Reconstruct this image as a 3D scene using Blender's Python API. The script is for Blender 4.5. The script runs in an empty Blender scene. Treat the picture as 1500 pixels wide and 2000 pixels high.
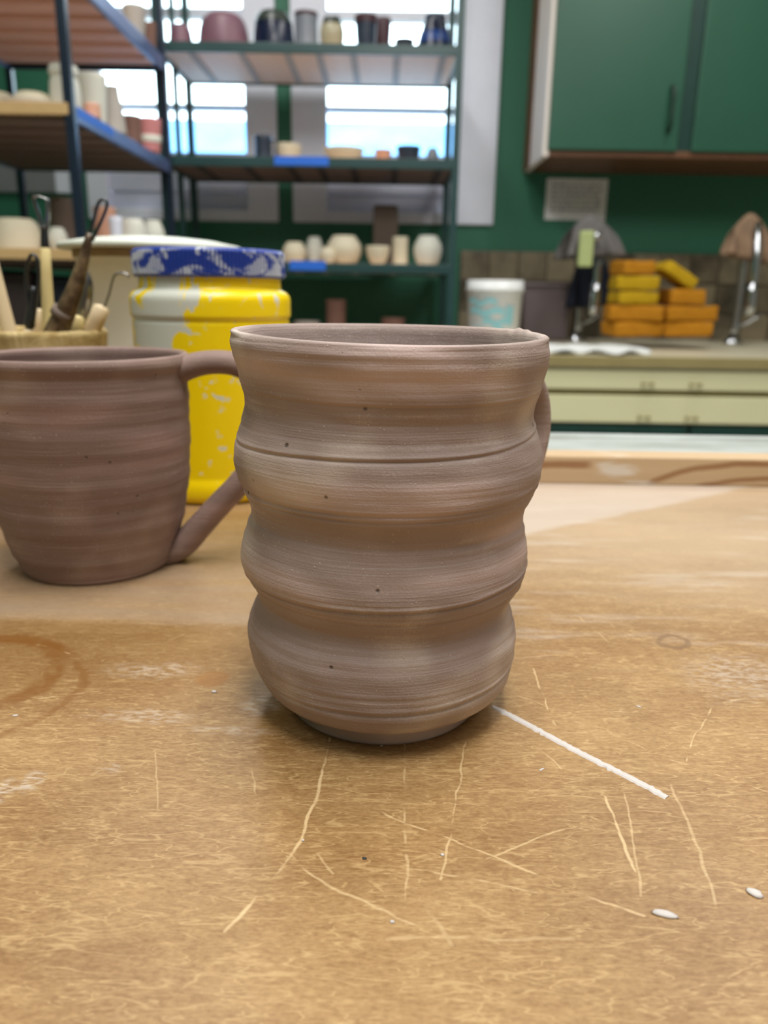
import bpy, bmesh, math, random
import numpy as np
from mathutils import Vector, Matrix, noise as mnoise
random.seed(7)
S = bpy.context.scene
COL = S.collection

# ---------------------------------------------------------------- camera
F, PITCH, ROLL, HC = 1502.0, math.radians(16.0), math.radians(0.9), 0.1256
FW = Vector((0, math.cos(PITCH), -math.sin(PITCH)))
U0 = Vector((0, math.sin(PITCH), math.cos(PITCH)))
RT = math.cos(ROLL) * Vector((1, 0, 0)) + math.sin(ROLL) * U0
UP = -math.sin(ROLL) * Vector((1, 0, 0)) + math.cos(ROLL) * U0
CAM = Vector((0, 0, HC))
cd = bpy.data.cameras.new('camera')
cam = bpy.data.objects.new('camera', cd)
COL.objects.link(cam)
m = Matrix((RT, UP, -FW)).transposed().to_4x4()
m.translation = CAM
cam.matrix_world = m
cd.sensor_fit = 'VERTICAL'
cd.sensor_height = 36.0
cd.lens = F / 2000 * 36.0
cd.clip_start = 0.01
cd.clip_end = 100
cd.dof.use_dof = True
cd.dof.focus_distance = 0.203
cd.dof.aperture_fstop = cd.lens / 1.95
S.camera = cam

# ---------------------------------------------------------------- sky, lamps, exposure
S.view_settings.view_transform = 'Standard'
S.view_settings.look = 'None'
S.view_settings.gamma = 1
S.view_settings.use_curve_mapping = False
S.view_settings.exposure = 0.0
S.cycles.use_adaptive_sampling = True
S.cycles.adaptive_threshold = 0.02
S.cycles.max_bounces = 8
W = bpy.data.worlds.new('overcast_sky')
S.world = W
W.use_nodes = True
bg = W.node_tree.nodes['Background']
bg.inputs[0].default_value = (0.72, 0.88, 1.0, 1)
bg.inputs[1].default_value = 8.0
CEIL = 1.75
LAMPS = [(0.10, 0.02, 36), (1.2, 0.25, 7), (-1.1, -0.4, 7), (0.9, 1.6, 15), (-0.45, 1.6, 14), (0.5, -1.1, 4)]
LAMP_COL = (1.0, 0.985, 0.95)
for (x, y, e) in LAMPS:
    ld = bpy.data.lights.new('ceiling_lamp_light', 'AREA')
    ld.shape = 'RECTANGLE'; ld.size = 0.30; ld.size_y = 1.15
    ld.energy = e; ld.color = LAMP_COL
    lo = bpy.data.objects.new('ceiling_lamp_light', ld)
    lo.location = (x, y, CEIL - 0.09)
    COL.objects.link(lo)

# ---------------------------------------------------------------- helpers
def at(px, py, y):
    d = FW * F + RT * (px - 750) + UP * (1000 - py)
    return CAM + d * (y / d.y)
def on(px, py, z=0.0):
    d = FW * F + RT * (px - 750) + UP * (1000 - py)
    return CAM + d * ((z - HC) / d.z)
def lin(r, g, b):
    f = lambda c: (c / 255 / 12.92) if c <= 10 else ((c / 255 + 0.055) / 1.055) ** 2.4
    return (f(r), f(g), f(b), 1.0)

class G:
    """small node-graph writer"""
    def __init__(s, name, rough=0.6, metal=0.0, spec=0.5):
        s.m = bpy.data.materials.new(name); s.m.use_nodes = True
        s.nt = s.m.node_tree; s.b = s.nt.nodes['Principled BSDF']
        s.b.inputs['Roughness'].default_value = rough
        s.b.inputs['Metallic'].default_value = metal
        s.b.inputs['Specular IOR Level'].default_value = spec
        s._c = None
    def put(s, sock, v):
        if isinstance(v, bpy.types.NodeSocket): s.nt.links.new(v, sock)
        else:
            try: sock.default_value = v
            except Exception: sock.default_value = (v[0], v[1], v[2])
    def n(s, t, ins=None, **at_):
        nd = s.nt.nodes.new(t)
        for k, v in at_.items(): setattr(nd, k, v)
        for k, v in (ins or {}).items(): s.put(nd.inputs[k], v)
        return nd
    @property
    def co(s):
        if s._c is None: s._c = s.n('ShaderNodeTexCoord').outputs['Object']
        return s._c
    def math(s, op, a, b=0.0, c=0.0, clamp=False):
        nd = s.n('ShaderNodeMath', {0: a, 1: b, 2: c}, operation=op); nd.use_clamp = clamp
        return nd.outputs[0]
    def vm(s, op, a, b=(0, 0, 0)):
        nd = s.n('ShaderNodeVectorMath', {0: a, 1: b}, operation=op)
        return nd.outputs['Value'] if op in ('LENGTH', 'DOT_PRODUCT', 'DISTANCE') else nd.outputs[0]
    def map(s, v, scale=(1, 1, 1), rot=(0, 0, 0), loc=(0, 0, 0)):
        return s.n('ShaderNodeMapping', {'Vector': v, 'Scale': scale, 'Rotation': rot, 'Location': loc}).outputs[0]
    def noise(s, v, scale, detail=3.0, rough=0.55, dist=0.0, colour=False):
        nd = s.n('ShaderNodeTexNoise', {'Vector': v, 'Scale': scale, 'Detail': detail, 'Roughness': rough, 'Distortion': dist})
        return nd.outputs['Color' if colour else 'Fac']
    def vor(s, v, scale, feature='F1', out='Distance'):
        return s.n('ShaderNodeTexVoronoi', {'Vector': v, 'Scale': scale}, feature=feature).outputs[out]
    def step(s, v, a, b, lo=0.0, hi=1.0):
        nd = s.n('ShaderNodeMapRange', {0: v, 1: a, 2: b, 3: lo, 4: hi}, interpolation_type='SMOOTHSTEP')
        return nd.outputs[0]
    def mix(s, f, a, b, bt='MIX'):
        nd = s.n('ShaderNodeMix', data_type='RGBA', blend_type=bt)
        s.put(nd.inputs[0], f); s.put(nd.inputs[6], a); s.put(nd.inputs[7], b)
        return nd.outputs[2]
    def sep(s, v):
        return s.n('ShaderNodeSeparateXYZ', {0: v}).outputs
    def col(s, c): s.put(s.b.inputs['Base Color'], c)
    def bump(s, h, strength=0.3, dist=0.001):
        nd = s.n('ShaderNodeBump', {'Strength': strength, 'Distance': dist, 'Height': h})
        s.put(s.b.inputs['Normal'], nd.outputs[0])

def plain(name, c, rough=0.55, metal=0.0, var=0.10, scale=18.0, bump=0.0):
    g = G(name, rough, metal)
    f = g.noise(g.co, scale, 3)
    dark = tuple(x * (1 - var * 1.6) for x in c[:3]) + (1,)
    light = tuple(min(1, x * (1 + var)) for x in c[:3]) + (1,)
    g.col(g.mix(f, dark, light))
    if bump: g.bump(g.noise(g.co, scale * 12, 3), bump, 0.001)
    return g.m

def link(name, me, mat, parent=None, loc=None):
    o = bpy.data.objects.new(name, me)
    COL.objects.link(o)
    if mat is not None and not me.materials: me.materials.append(mat)
    if parent is not None: o.parent = parent
    if loc is not None: o.location = loc
    return o
def tag(o, label=None, cat=None, group=None, kind=None):
    if label: o['label'] = label
    if cat: o['category'] = cat
    if group: o['group'] = group
    if kind: o['kind'] = kind
    return o
def thing(name, label, cat, loc=(0, 0, 0), group=None, rz=0.0):
    o = bpy.data.objects.new(name, None); COL.objects.link(o)
    o.empty_display_size = 0.02
    o.location = loc; o.rotation_euler = (0, 0, rz)
    return tag(o, label, cat, group)
def bm_mesh(bm, smooth=False):
    me = bpy.data.meshes.new('mesh'); 
    bmesh.ops.recalc_face_normals(bm, faces=bm.faces[:])
    bm.to_mesh(me); bm.free()
    if smooth: me.polygons.foreach_set('use_smooth', [True] * len(me.polygons))
    return me
def box_bm(bm, a, b, bevel=0.0):
    a, b = [min(p) for p in zip(a, b)], [max(p) for p in zip(a, b)]
    r = bmesh.ops.create_cube(bm, size=1.0)
    for v in r['verts']:
        v.co = Vector([(a[i] + b[i]) / 2 + v.co[i] * (b[i] - a[i]) for i in range(3)])
    if bevel > 0:
        es = list({e for v in r['verts'] for e in v.link_edges})
        bmesh.ops.bevel(bm, geom=es, offset=bevel, segments=2, profile=0.6, affect='EDGES')
def box(name, a, b, mat, parent=None, bevel=0.0):
    bm = bmesh.new(); box_bm(bm, a, b, bevel)
    return link(name, bm_mesh(bm), mat, parent)
def lathe_me(prof, seg=48, cap0=True, cap1=True, fn=None, smooth=True):
    """prof: list of (r, z); fn(r, z, theta) -> (r, z)"""
    vs, fs = [], []
    k = len(prof)
    for (r, z) in prof:
        for j in range(seg):
            t = 2 * math.pi * j / seg
            rr, zz = (r, z) if fn is None else fn(r, z, t)
            vs.append((rr * math.cos(t), rr * math.sin(t), zz))
    for i in range(k - 1):
        for j in range(seg):
            j2 = (j + 1) % seg
            fs.append((i * seg + j, i * seg + j2, (i + 1) * seg + j2, (i + 1) * seg + j))
    if cap0: fs.append(tuple(reversed(range(seg))))
    if cap1: fs.append(tuple(range((k - 1) * seg, k * seg)))
    me = bpy.data.meshes.new('mesh'); me.from_pydata(vs, [], fs); me.update()
    if smooth: me.polygons.foreach_set('use_smooth', [True] * len(me.polygons))
    return me
def lathe(name, prof, mat, parent=None, loc=None, seg=48, **k):
    return link(name, lathe_me(prof, seg, **k), mat, parent, loc)
def spline(pts, n):
    pts = [Vector(p) for p in pts]; out = []
    P = [pts[0] * 2 - pts[1]] + pts + [pts[-1] * 2 - pts[-2]]
    for i in range(1, len(P) - 2):
        for k in range(n):
            t = k / n; a, b, c, d = P[i - 1], P[i], P[i + 1], P[i + 2]
            out.append(0.5 * ((2 * b) + (c - a) * t + (2 * a - 5 * b + 4 * c - d) * t * t + (3 * b - a - 3 * c + d) * t ** 3))
    out.append(pts[-1]); return out
def tube_me(pts, ra, rb=None, seg=12, binorm=None, closed=False, power=1.0):
    """swept tube; ra/rb: radius or list (normal, binormal half widths)"""
    pts = [Vector(p) for p in pts]; n = len(pts)
    ra = ra if isinstance(ra, (list, tuple)) else [ra] * n
    rb = ra if rb is None else (rb if isinstance(rb, (list, tuple)) else [rb] * n)
    vs, fs = [], []; last = None
    for i, p in enumerate(pts):
        if closed: t = pts[(i + 1) % n] - pts[i - 1]
        else: t = pts[min(i + 1, n - 1)] - pts[max(i - 1, 0)]
        t.normalize()
        if binorm is not None: bn = Vector(binorm)
        else:
            bn = last if last is not None else (Vector((0, 0, 1)) if abs(t.z) < 0.9 else Vector((0, 1, 0)))
        nn = t.cross(bn).normalized() if t.cross(bn).length > 1e-6 else Vector((1, 0, 0))
        bn = nn.cross(t).normalized(); last = bn
        for j in range(seg):
            a = 2 * math.pi * j / seg
            ca, sa = math.cos(a), math.sin(a)
            if power != 1.0:
                ca = math.copysign(abs(ca) ** power, ca); sa = math.copysign(abs(sa) ** power, sa)
            vs.append(p + nn * ca * ra[i] + bn * sa * rb[i])
    m_ = n if closed else n - 1
    for i in range(m_):
        for j in range(seg):
            j2 = (j + 1) % seg; i2 = (i + 1) % n
            fs.append((i * seg + j, i * seg + j2, i2 * seg + j2, i2 * seg + j))
    if not closed:
        fs.append(tuple(reversed(range(seg)))); fs.append(tuple(range((n - 1) * seg, n * seg)))
    me = bpy.data.meshes.new('mesh'); me.from_pydata(vs, [], fs); me.update()
    me.polygons.foreach_set('use_smooth', [True] * len(me.polygons))
    return me
def tube(name, pts, ra, mat, parent=None, **k):
    return link(name, tube_me(pts, ra, **k), mat, parent)

# ---------------------------------------------------------------- materials
def clay_mat(name, dark, light, streak=1.0, smear=None):
    g = G(name, 0.66, 0.0, 0.32)
    c = g.co
    fine = g.noise(g.map(c, (7, 7, 1500)), 1.0, 4, 0.6)
    mid = g.noise(g.map(c, (16, 16, 330)), 1.0, 3, 0.6)
    blot = g.noise(c, 38, 4, 0.6)
    big = g.noise(g.map(c, (10, 10, 45)), 1.0, 2)
    grain = g.noise(c, 1500, 3, 0.7)
    f = g.math('ADD', g.math('MULTIPLY', fine, 0.30 * streak), g.math('MULTIPLY', mid, 0.42 * streak))
    f = g.math('ADD', f, g.math('MULTIPLY', blot, 0.35))
    f = g.math('ADD', f, g.math('MULTIPLY', grain, 0.18))
    f = g.step(f, 0.36 + 0.18 * streak, 0.62 + 0.36 * streak * 0.72)
    col = g.mix(f, dark, light)
    pink = tuple(a * b for a, b in zip(light[:3], (1.02, 0.90, 0.91))) + (1,)
    col = g.mix(g.step(big, 0.5, 0.68, 0, 0.55), col, pink)
    olive = tuple(a * b for a, b in zip(light[:3], (0.98, 0.975, 0.90))) + (1,)
    col = g.mix(g.step(g.noise(c, 24, 2), 0.52, 0.7, 0, 0.5), col, olive)
    d = g.vor(c, 800); rnd = g.vor(c, 800, out='Color')
    rz = g.sep(rnd)[0]
    zone = g.step(g.noise(c, 45, 2), 0.45, 0.62, 0.93, 0.62)
    spots = g.math('MULTIPLY', g.step(d, 0.10, 0.24, 1, 0), g.math('GREATER_THAN', rz, zone))
    col = g.mix(g.math('MULTIPLY', spots, 0.55), col, lin(205, 190, 178))
    d2 = g.vor(g.map(c, loc=(0.3, 0.1, 0.2)), 260); r2 = g.sep(g.vor(g.map(c, loc=(0.3, 0.1, 0.2)), 260, out='Color'))[1]
    pits = g.math('MULTIPLY', g.step(d2, 0.08, 0.2, 1, 0), g.math('GREATER_THAN', r2, 0.95))
    col = g.mix(g.math('MULTIPLY', pits, 0.75), col, lin(62, 48, 40))
    if smear:
        for (p, r) in smear:
            dd = g.vm('DISTANCE', g.vm('ADD', c, g.vm('SCALE', g.noise(c, 300, 3, colour=True), (0, 0, 0))), p)
            dd = g.math('ADD', dd, g.math('MULTIPLY', g.math('SUBTRACT', g.noise(c, 420, 4, 0.7), 0.5), r * 1.6))
            col = g.mix(g.step(dd, r * 0.55, r, 0.75, 0), col, lin(190, 182, 172))
    g.col(col)
    h = g.math('ADD', g.math('MULTIPLY', fine, 0.55 * streak), g.math('MULTIPLY', mid, 1.0 * streak))
    h = g.math('ADD', h, g.math('MULTIPLY', grain, 0.30))
    h = g.math('ADD', h, g.math('MULTIPLY', spots, 0.30))
    h = g.math('SUBTRACT', h, g.math('MULTIPLY', pits, 0.8))
    g.bump(h, 0.6, 0.0009)
    return g.m

M = {}
M['green_wall'] = plain('green_wall_paint', lin(46, 112, 86), 0.55, var=0.06, scale=3)
M['ceiling'] = plain('white_ceiling', lin(225, 225, 218), 0.9)
M['floor'] = plain('pale_floor', lin(196, 192, 184), 0.6)
M['white_wall'] = plain('pale_wall', lin(150, 150, 142), 0.8)
M['casing'] = plain('white_window_paint', lin(232, 236, 250), 0.5, var=0.04)
M['panel'] = plain('grey_window_panel', lin(206, 210, 230), 0.5, var=0.06)
M['rack'] = plain('dark_green_rack_paint', lin(38, 72, 72), 0.35, 0.0, var=0.12)
M['rack2'] = plain('slate_rack_paint', lin(38, 50, 66), 0.28, 0.25, var=0.1)
M['rail2'] = plain('rail_window_sheen', lin(98, 116, 166), 0.3, 0.2, var=0.1)  # window light reflected on the rail is put into this blue-grey
M['tape'] = plain('blue_painters_tape', lin(38, 112, 224), 0.5, var=0.06)
M['chrome'] = plain('chrome', lin(205, 208, 212), 0.15, 1.0, var=0.03)
M['steel'] = plain('dull_steel', lin(150, 150, 150), 0.28, 1.0, var=0.1)
M['dark_steel'] = plain('dark_steel', lin(78, 80, 82), 0.4, 0.9, var=0.2)
M['cab_green'] = plain('green_cabinet_paint', lin(38, 88, 68), 0.38, var=0.10, scale=4)
M['cab_side'] = plain('pale_cabinet_side', lin(246, 234, 226), 0.5, var=0.04)
M['cab_brown'] = plain('brown_wood_edge', lin(112, 74, 48), 0.5, var=0.15)
M['cab_handle'] = plain('dark_handle', lin(24, 52, 40), 0.4)
M['cream'] = plain('cream_laminate', lin(234, 230, 186), 0.45, var=0.04, scale=5)
M['counter_edge'] = plain('tan_counter_edge', lin(160, 146, 98), 0.5, var=0.08)
M['counter'] = plain('cream_counter_top', lin(206, 198, 172), 0.4, var=0.08)
M['low_green'] = plain('dark_green_cabinet_doors', lin(22, 62, 54), 0.4, var=0.2)
M['grout'] = plain('tile_grout', lin(84, 78, 66), 0.8)
M['paper'] = plain('white_paper', lin(246, 246, 246), 0.7, var=0.04)
M['ink'] = plain('grey_ink', lin(176, 178, 186), 0.7)
M['white_plastic'] = plain('white_plastic', lin(246, 248, 248), 0.35, var=0.04)
M['teal'] = plain('teal_print', lin(150, 208, 214), 0.5)
M['basin'] = plain('mauve_grey_plastic', lin(104, 92, 94), 0.5)
M['grey_cloth'] = plain('grey_rag', lin(104, 100, 98), 0.9, var=0.4, scale=30)
M['tan_cloth'] = plain('tan_brown_rag', lin(150, 122, 98), 0.9, var=0.4, scale=25)
M['navy_cloth'] = plain('navy_cloth', lin(14, 20, 38), 0.9)
M['soap'] = plain('pale_green_scrubber', lin(178, 190, 128), 0.7)
M['white_cloth'] = plain('white_towel', lin(232, 234, 232), 0.9, var=0.04)
M['bisque'] = plain('cream_bisque', lin(222, 212, 186), 0.8, var=0.07, bump=0.2)
M['bisque_w'] = plain('white_bisque', lin(226, 226, 214), 0.8, var=0.06, bump=0.2)
M['peach'] = plain('peach_bisque', lin(226, 172, 146), 0.8, var=0.08)
M['pinkclay'] = plain('pink_clay', lin(214, 140, 140), 0.8, var=0.1)
M['brownclay'] = plain('brown_clay', lin(126, 92, 80), 0.8, var=0.12)
M['greyclay'] = plain('grey_clay', lin(180, 172, 164), 0.8, var=0.1)
M['taupe'] = plain('taupe_clay', lin(112, 98, 88), 0.8, var=0.1)
M['mauve'] = plain('mauve_glaze', lin(128, 92, 106), 0.45, var=0.12)
M['navy'] = plain('navy_black_glaze', lin(24, 34, 60), 0.25, var=0.3)
M['olive'] = plain('olive_dark_glaze', lin(58, 66, 60), 0.3)
M['greyglaze'] = plain('grey_glaze', lin(128, 134, 144), 0.35)
M['creamglaze'] = plain('cream_glaze', lin(176, 168, 140), 0.35)
M['blueglaze'] = plain('cobalt_glaze', lin(22, 64, 132), 0.25, var=0.25)
M['slateglaze'] = plain('slate_glaze', lin(50, 60, 76), 0.3, var=0.3, scale=40)
M['plumglaze'] = plain('plum_glaze', lin(78, 50, 58), 0.35, var=0.25)
M['darkbox'] = plain('dark_bin', lin(26, 28, 44), 0.6)
M['brownbox'] = plain('dark_brown_bin', lin(58, 46, 44), 0.7)
M['beige_plastic'] = plain('beige_plastic', lin(242, 240, 230), 0.5, var=0.04, scale=25)
M['lid_plastic'] = plain('grey_white_lid', lin(212, 216, 204), 0.45, var=0.05)
M['residue'] = plain('brown_clay_residue', lin(158, 136, 106), 0.8, var=0.2, scale=60)
M['palewood'] = plain('pale_tool_wood', lin(226, 204, 166), 0.55, var=0.08, scale=40)
M['yellowwood'] = plain('yellow_tool_wood', lin(226, 206, 146), 0.5, var=0.08, scale=40)
M['shelf_wood'] = plain('golden_shelf_edge', lin(214, 178, 124), 0.6, var=0.12)
M['white_chip'] = plain('dried_white_slip', lin(198, 191, 186), 0.7, var=0.06, scale=300)
M['black_chip'] = plain('dark_speck', lin(38, 42, 44), 0.6)

def wood_mat(name, a, b, axis=0, scale=14.0, stretch=0.08):
    g = G(name, 0.6); sc = [1, 1, 1]; sc[axis] = stretch
    v = g.map(g.co, tuple(sc))
    f = g.noise(v, scale * 3, 4, 0.6, 1.2)
    f2 = g.noise(v, scale * 14, 3)
    g.col(g.mix(g.math('ADD', g.math('MULTIPLY', f, 0.7), g.math('MULTIPLY', f2, 0.3)), a, b)); return g.m
M['plank'] = wood_mat('pale_plank', lin(226, 190, 164), lin(248, 220, 196), 1)
M['plank2'] = wood_mat('reddish_slat', lin(232, 172, 152), lin(250, 208, 190), 0)
M['plank_dark'] = wood_mat('dark_plank', lin(88, 70, 62), lin(128, 104, 92), 0)

def brown_handle():
    g = G('worn_brown_handle', 0.35)
    f = g.noise(g.co, 90, 4, 0.65)
    g.col(g.mix(g.step(f, 0.35, 0.7), lin(62, 46, 30), lin(134, 112, 84))); g.bump(f, 0.4, 0.002); return g.m
M['brown_handle'] = brown_handle()

def tile_mat():
    g = G('mottled_brown_tile', 0.35)
    oi = g.n('ShaderNodeObjectInfo').outputs['Random']
    f = g.noise(g.vm('ADD', g.co, g.n('ShaderNodeCombineXYZ', {0: g.math('MULTIPLY', oi, 9.0)}).outputs[0]), 14, 3)
    f = g.math('ADD', g.math('MULTIPLY', f, 0.8), g.math('MULTIPLY', oi, 0.5))
    g.col(g.mix(g.step(f, 0.3, 0.95), lin(72, 64, 50), lin(140, 128, 104))); return g.m
M['tile'] = tile_mat()

def sponge_mat(name, a, b):
    g = G(name, 0.95, 0, 0.1)
    v = g.vor(g.co, 190); n_ = g.noise(g.co, 16, 3)
    c = g.mix(n_, a, b)
    g.col(g.mix(g.step(v, 0.12, 0.35, 0.55, 0), c, tuple(x * 0.45 for x in a[:3]) + (1,)))
    g.bump(v, 0.6, 0.006); return g.m
M['sponge'] = sponge_mat('orange_sponge', lin(180, 118, 28), lin(206, 142, 44))
M['sponge_y'] = sponge_mat('yellow_sponge', lin(186, 146, 26), lin(210, 172, 42))

def glass_mat():
    g = G('window_glass'); nt = g.nt
    tr = g.n('ShaderNodeBsdfTransparent', {0: (0.95, 0.98, 0.97, 1)}); gl = g.n('ShaderNodeBsdfGlossy', {'Roughness': 0.03})
    fr = g.n('ShaderNodeFresnel', {0: 1.45}); mx = g.n('ShaderNodeMixShader', {0: fr.outputs[0], 1: tr.outputs[0], 2: gl.outputs[0]})
    nt.links.new(mx.outputs[0], nt.nodes['Material Output'].inputs[0]); return g.m
M['glass'] = glass_mat()
def film_mat():
    g = G('blue_window_film'); nt = g.nt
    f = g.noise(g.map(g.co, (3, 3, 9)), 2.0, 3)
    t = g.n('ShaderNodeBsdfTranslucent', {0: g.mix(f, lin(166, 206, 236), lin(204, 228, 246))})
    d = g.n('ShaderNodeBsdfTransparent', {0: lin(150, 195, 230)})
    mx = g.n('ShaderNodeMixShader', {0: 0.12, 1: t.outputs[0], 2: d.outputs[0]})
    nt.links.new(mx.outputs[0], nt.nodes['Material Output'].inputs[0]); return g.m
M['film'] = film_mat()

# ---------------------------------------------------------------- room shell
WY = 2.87                                   # inner face of the back wall
zpx = lambda py, y=WY: at(750, py, y).z
xpx = lambda px, py=300, y=WY: at(px, py, y).x
FLOOR = -0.86
XL, XR, YB = -1.95, 2.35, -2.2
W2 = (xpx(576), xpx(964), zpx(428), 1.25)   # window openings (x0, x1, z0, z1)
W1 = (xpx(172), xpx(538), zpx(428), 1.25)

def wall_cells():
    xs = sorted([XL - 0.1, W1[0], W1[1], W2[0], W2[1], XR + 0.1]); zs = [FLOOR, W1[2], W1[3], CEIL]
    bm = bmesh.new()
    for i in range(len(xs) - 1):
        for k in range(3):
            mx = (xs[i] + xs[i + 1]) / 2
            if k == 1 and any(w[0] < mx < w[1] for w in (W1, W2)): continue
            box_bm(bm, (xs[i], WY, zs[k]), (xs[i + 1], WY + 0.12, zs[k + 1]))
    return bm_mesh(bm)
wall_back = link('wall_back', wall_cells(), M['green_wall']); tag(wall_back, 'dark green painted wall behind the racks and the counter', kind='structure')
tag(box('wall_left', (XL - 0.1, YB, FLOOR), (XL, WY, CEIL), M['green_wall']), 'green side wall of the studio beyond the slatted rack', kind='structure')
tag(box('wall_right', (XR, YB, FLOOR), (XR + 0.1, WY, CEIL), M['white_wall']), 'pale side wall at the counter end', kind='structure')
tag(box('wall_front', (XL - 0.1, YB - 0.1, FLOOR), (XR + 0.1, YB, CEIL), M['white_wall']), 'pale wall behind the viewer', kind='structure')
tag(box('floor', (XL - 0.1, YB - 0.1, FLOOR - 0.1), (XR + 0.1, WY + 0.12, FLOOR), M['floor']), 'pale studio floor', kind='structure')
tag(box('ceiling', (XL - 0.1, YB - 0.1, CEIL), (XR + 0.1, WY + 0.12, CEIL + 0.1), M['ceiling']), 'white studio ceiling', kind='structure')
tag(box('ground', (-30, WY + 0.13, -1.6), (30, 60, -1.5), M['floor']), 'paved ground outside the windows', kind='structure')

def window(name, w, gx0, gx1, label):
    x0, x1, z0, z1 = w
    root = thing(name, label, None, ((x0 + x1) / 2, WY, z0)); root['kind'] = 'structure'
    ox, oy, oz = root.location
    B = lambda nm, a, b, mt, bv=0.004: box(nm, (a[0] - ox, a[1] - oy, a[2] - oz), (b[0] - ox, b[1] - oy, b[2] - oz), mt, root, bv)
    yf, yb = WY - 0.018, WY + 0.02
    B('casing', (x0 - 0.008, yf, z0 - 0.015), (gx0, yb, z1 + 0.02), M['casing'])
    B('casing', (gx1, yf, z0 - 0.015), (x1 + 0.008, yb, z1 + 0.02), M['casing'])
    B('casing', (gx0, yf, z1 - 0.06), (gx1, yb, z1 + 0.02), M['casing'])
    B('sill', (gx0, yf, z0 - 0.015), (gx1, yb, zpx(414)), M['casing'])
    g0, g1 = gx0 - 0.003, gx1 + 0.003
    for nm, p0, p1, y_, mt in (('lower_panel', 416, 382, 0.028, 'panel'), ('lower_panel', 381, 347, 0.020, 'panel')):
        B(nm, (g0, WY + y_ - 0.02, zpx(p0)), (g1, WY + y_ + 0.02, zpx(p1)), M[mt])
    for p0, p1 in ((348, 303), (219, 208), (38, 20)):
        B('sash_rail', (g0, WY + 0.0, zpx(p0)), (g1, WY + 0.05, zpx(p1)), M['casing'])
    B('film_pane', (g0, WY + 0.030, zpx(303)), (g1, WY + 0.034, zpx(236)), M['film'], 0)
    B('glass_pane', (g0, WY + 0.030, zpx(236)), (g1, WY + 0.034, zpx(219)), M['glass'], 0)
    B('glass_pane', (g0, WY + 0.030, zpx(208)), (g1, WY + 0.034, zpx(38)), M['glass'], 0)
    B('glass_pane', (g0, WY + 0.030, zpx(20)), (g1, WY + 0.034, z1 - 0.06), M['glass'], 0)
    return root
win2 = window('window_2', W2, xpx(640), xpx(888), 'white framed window directly behind the green shelving rack, beside the cabinet')
win1 = window('window_1', W1, xpx(208), xpx(482), 'white framed window behind the corner where the two racks meet')
# pale sheets taped down the right casing of window 2
bd = thing('wall_board', 'grey board with a pale edge on the green wall at the far side', 'board', (xpx(30, 350), WY - 0.012, zpx(388)))
bw = xpx(76, 350) - xpx(-90, 350)
box('board_panel', (-bw / 2, -0.01, 0), (bw / 2, 0.012, 0.24), plain('grey_board', lin(128, 130, 132), 0.6), bd, 0.003)
box('board_edge', (bw / 2, -0.014, 0), (bw / 2 + 0.045, 0.012, 0.24), M['casing'], bd, 0.003)

# backsplash tiles, laid one by one on the back wall
ts = 0.1016; tx0 = xpx(897, 560, WY); tzt = zpx(487) ; k = 0
tile_bm = bmesh.new(); box_bm(tile_bm, (-ts / 2 + 0.002, -0.009, -ts / 2 + 0.002), (ts / 2 - 0.002, 0.0, ts / 2 - 0.002), 0.0025)
tile_me = bm_mesh(tile_bm); tile_me.materials.append(M['tile'])
nx = int((XR - tx0) / ts)
gr = box('tile_grout', (tx0, WY - 0.005, tzt - 3.6 * ts), (tx0 + nx * ts, WY, tzt), M['grout'], wall_back)
for r in range(3):
    for c_ in range(nx):
        link('tile', tile_me, None, wall_back, (tx0 + (c_ + 0.5) * ts, WY - 0.004 - random.random() * 0.002, tzt - (r + 0.5) * ts))

# ceiling troffers (the lamps' housings)
for i, (x, y, e) in enumerate(LAMPS):
    t = thing('ceiling_light', 'long fluorescent ceiling fixture over the studio', 'light', (x, y, CEIL - 0.06), 'fluorescent ceiling fixtures')
    box('housing', (-0.19, -0.62, 0), (0.19, 0.62, 0.06), M['white_plastic'], t, 0.005)
    box('reflector', (-0.17, -0.6, -0.012), (0.17, 0.6, 0.0), M['steel'], t, 0.002)

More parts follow.
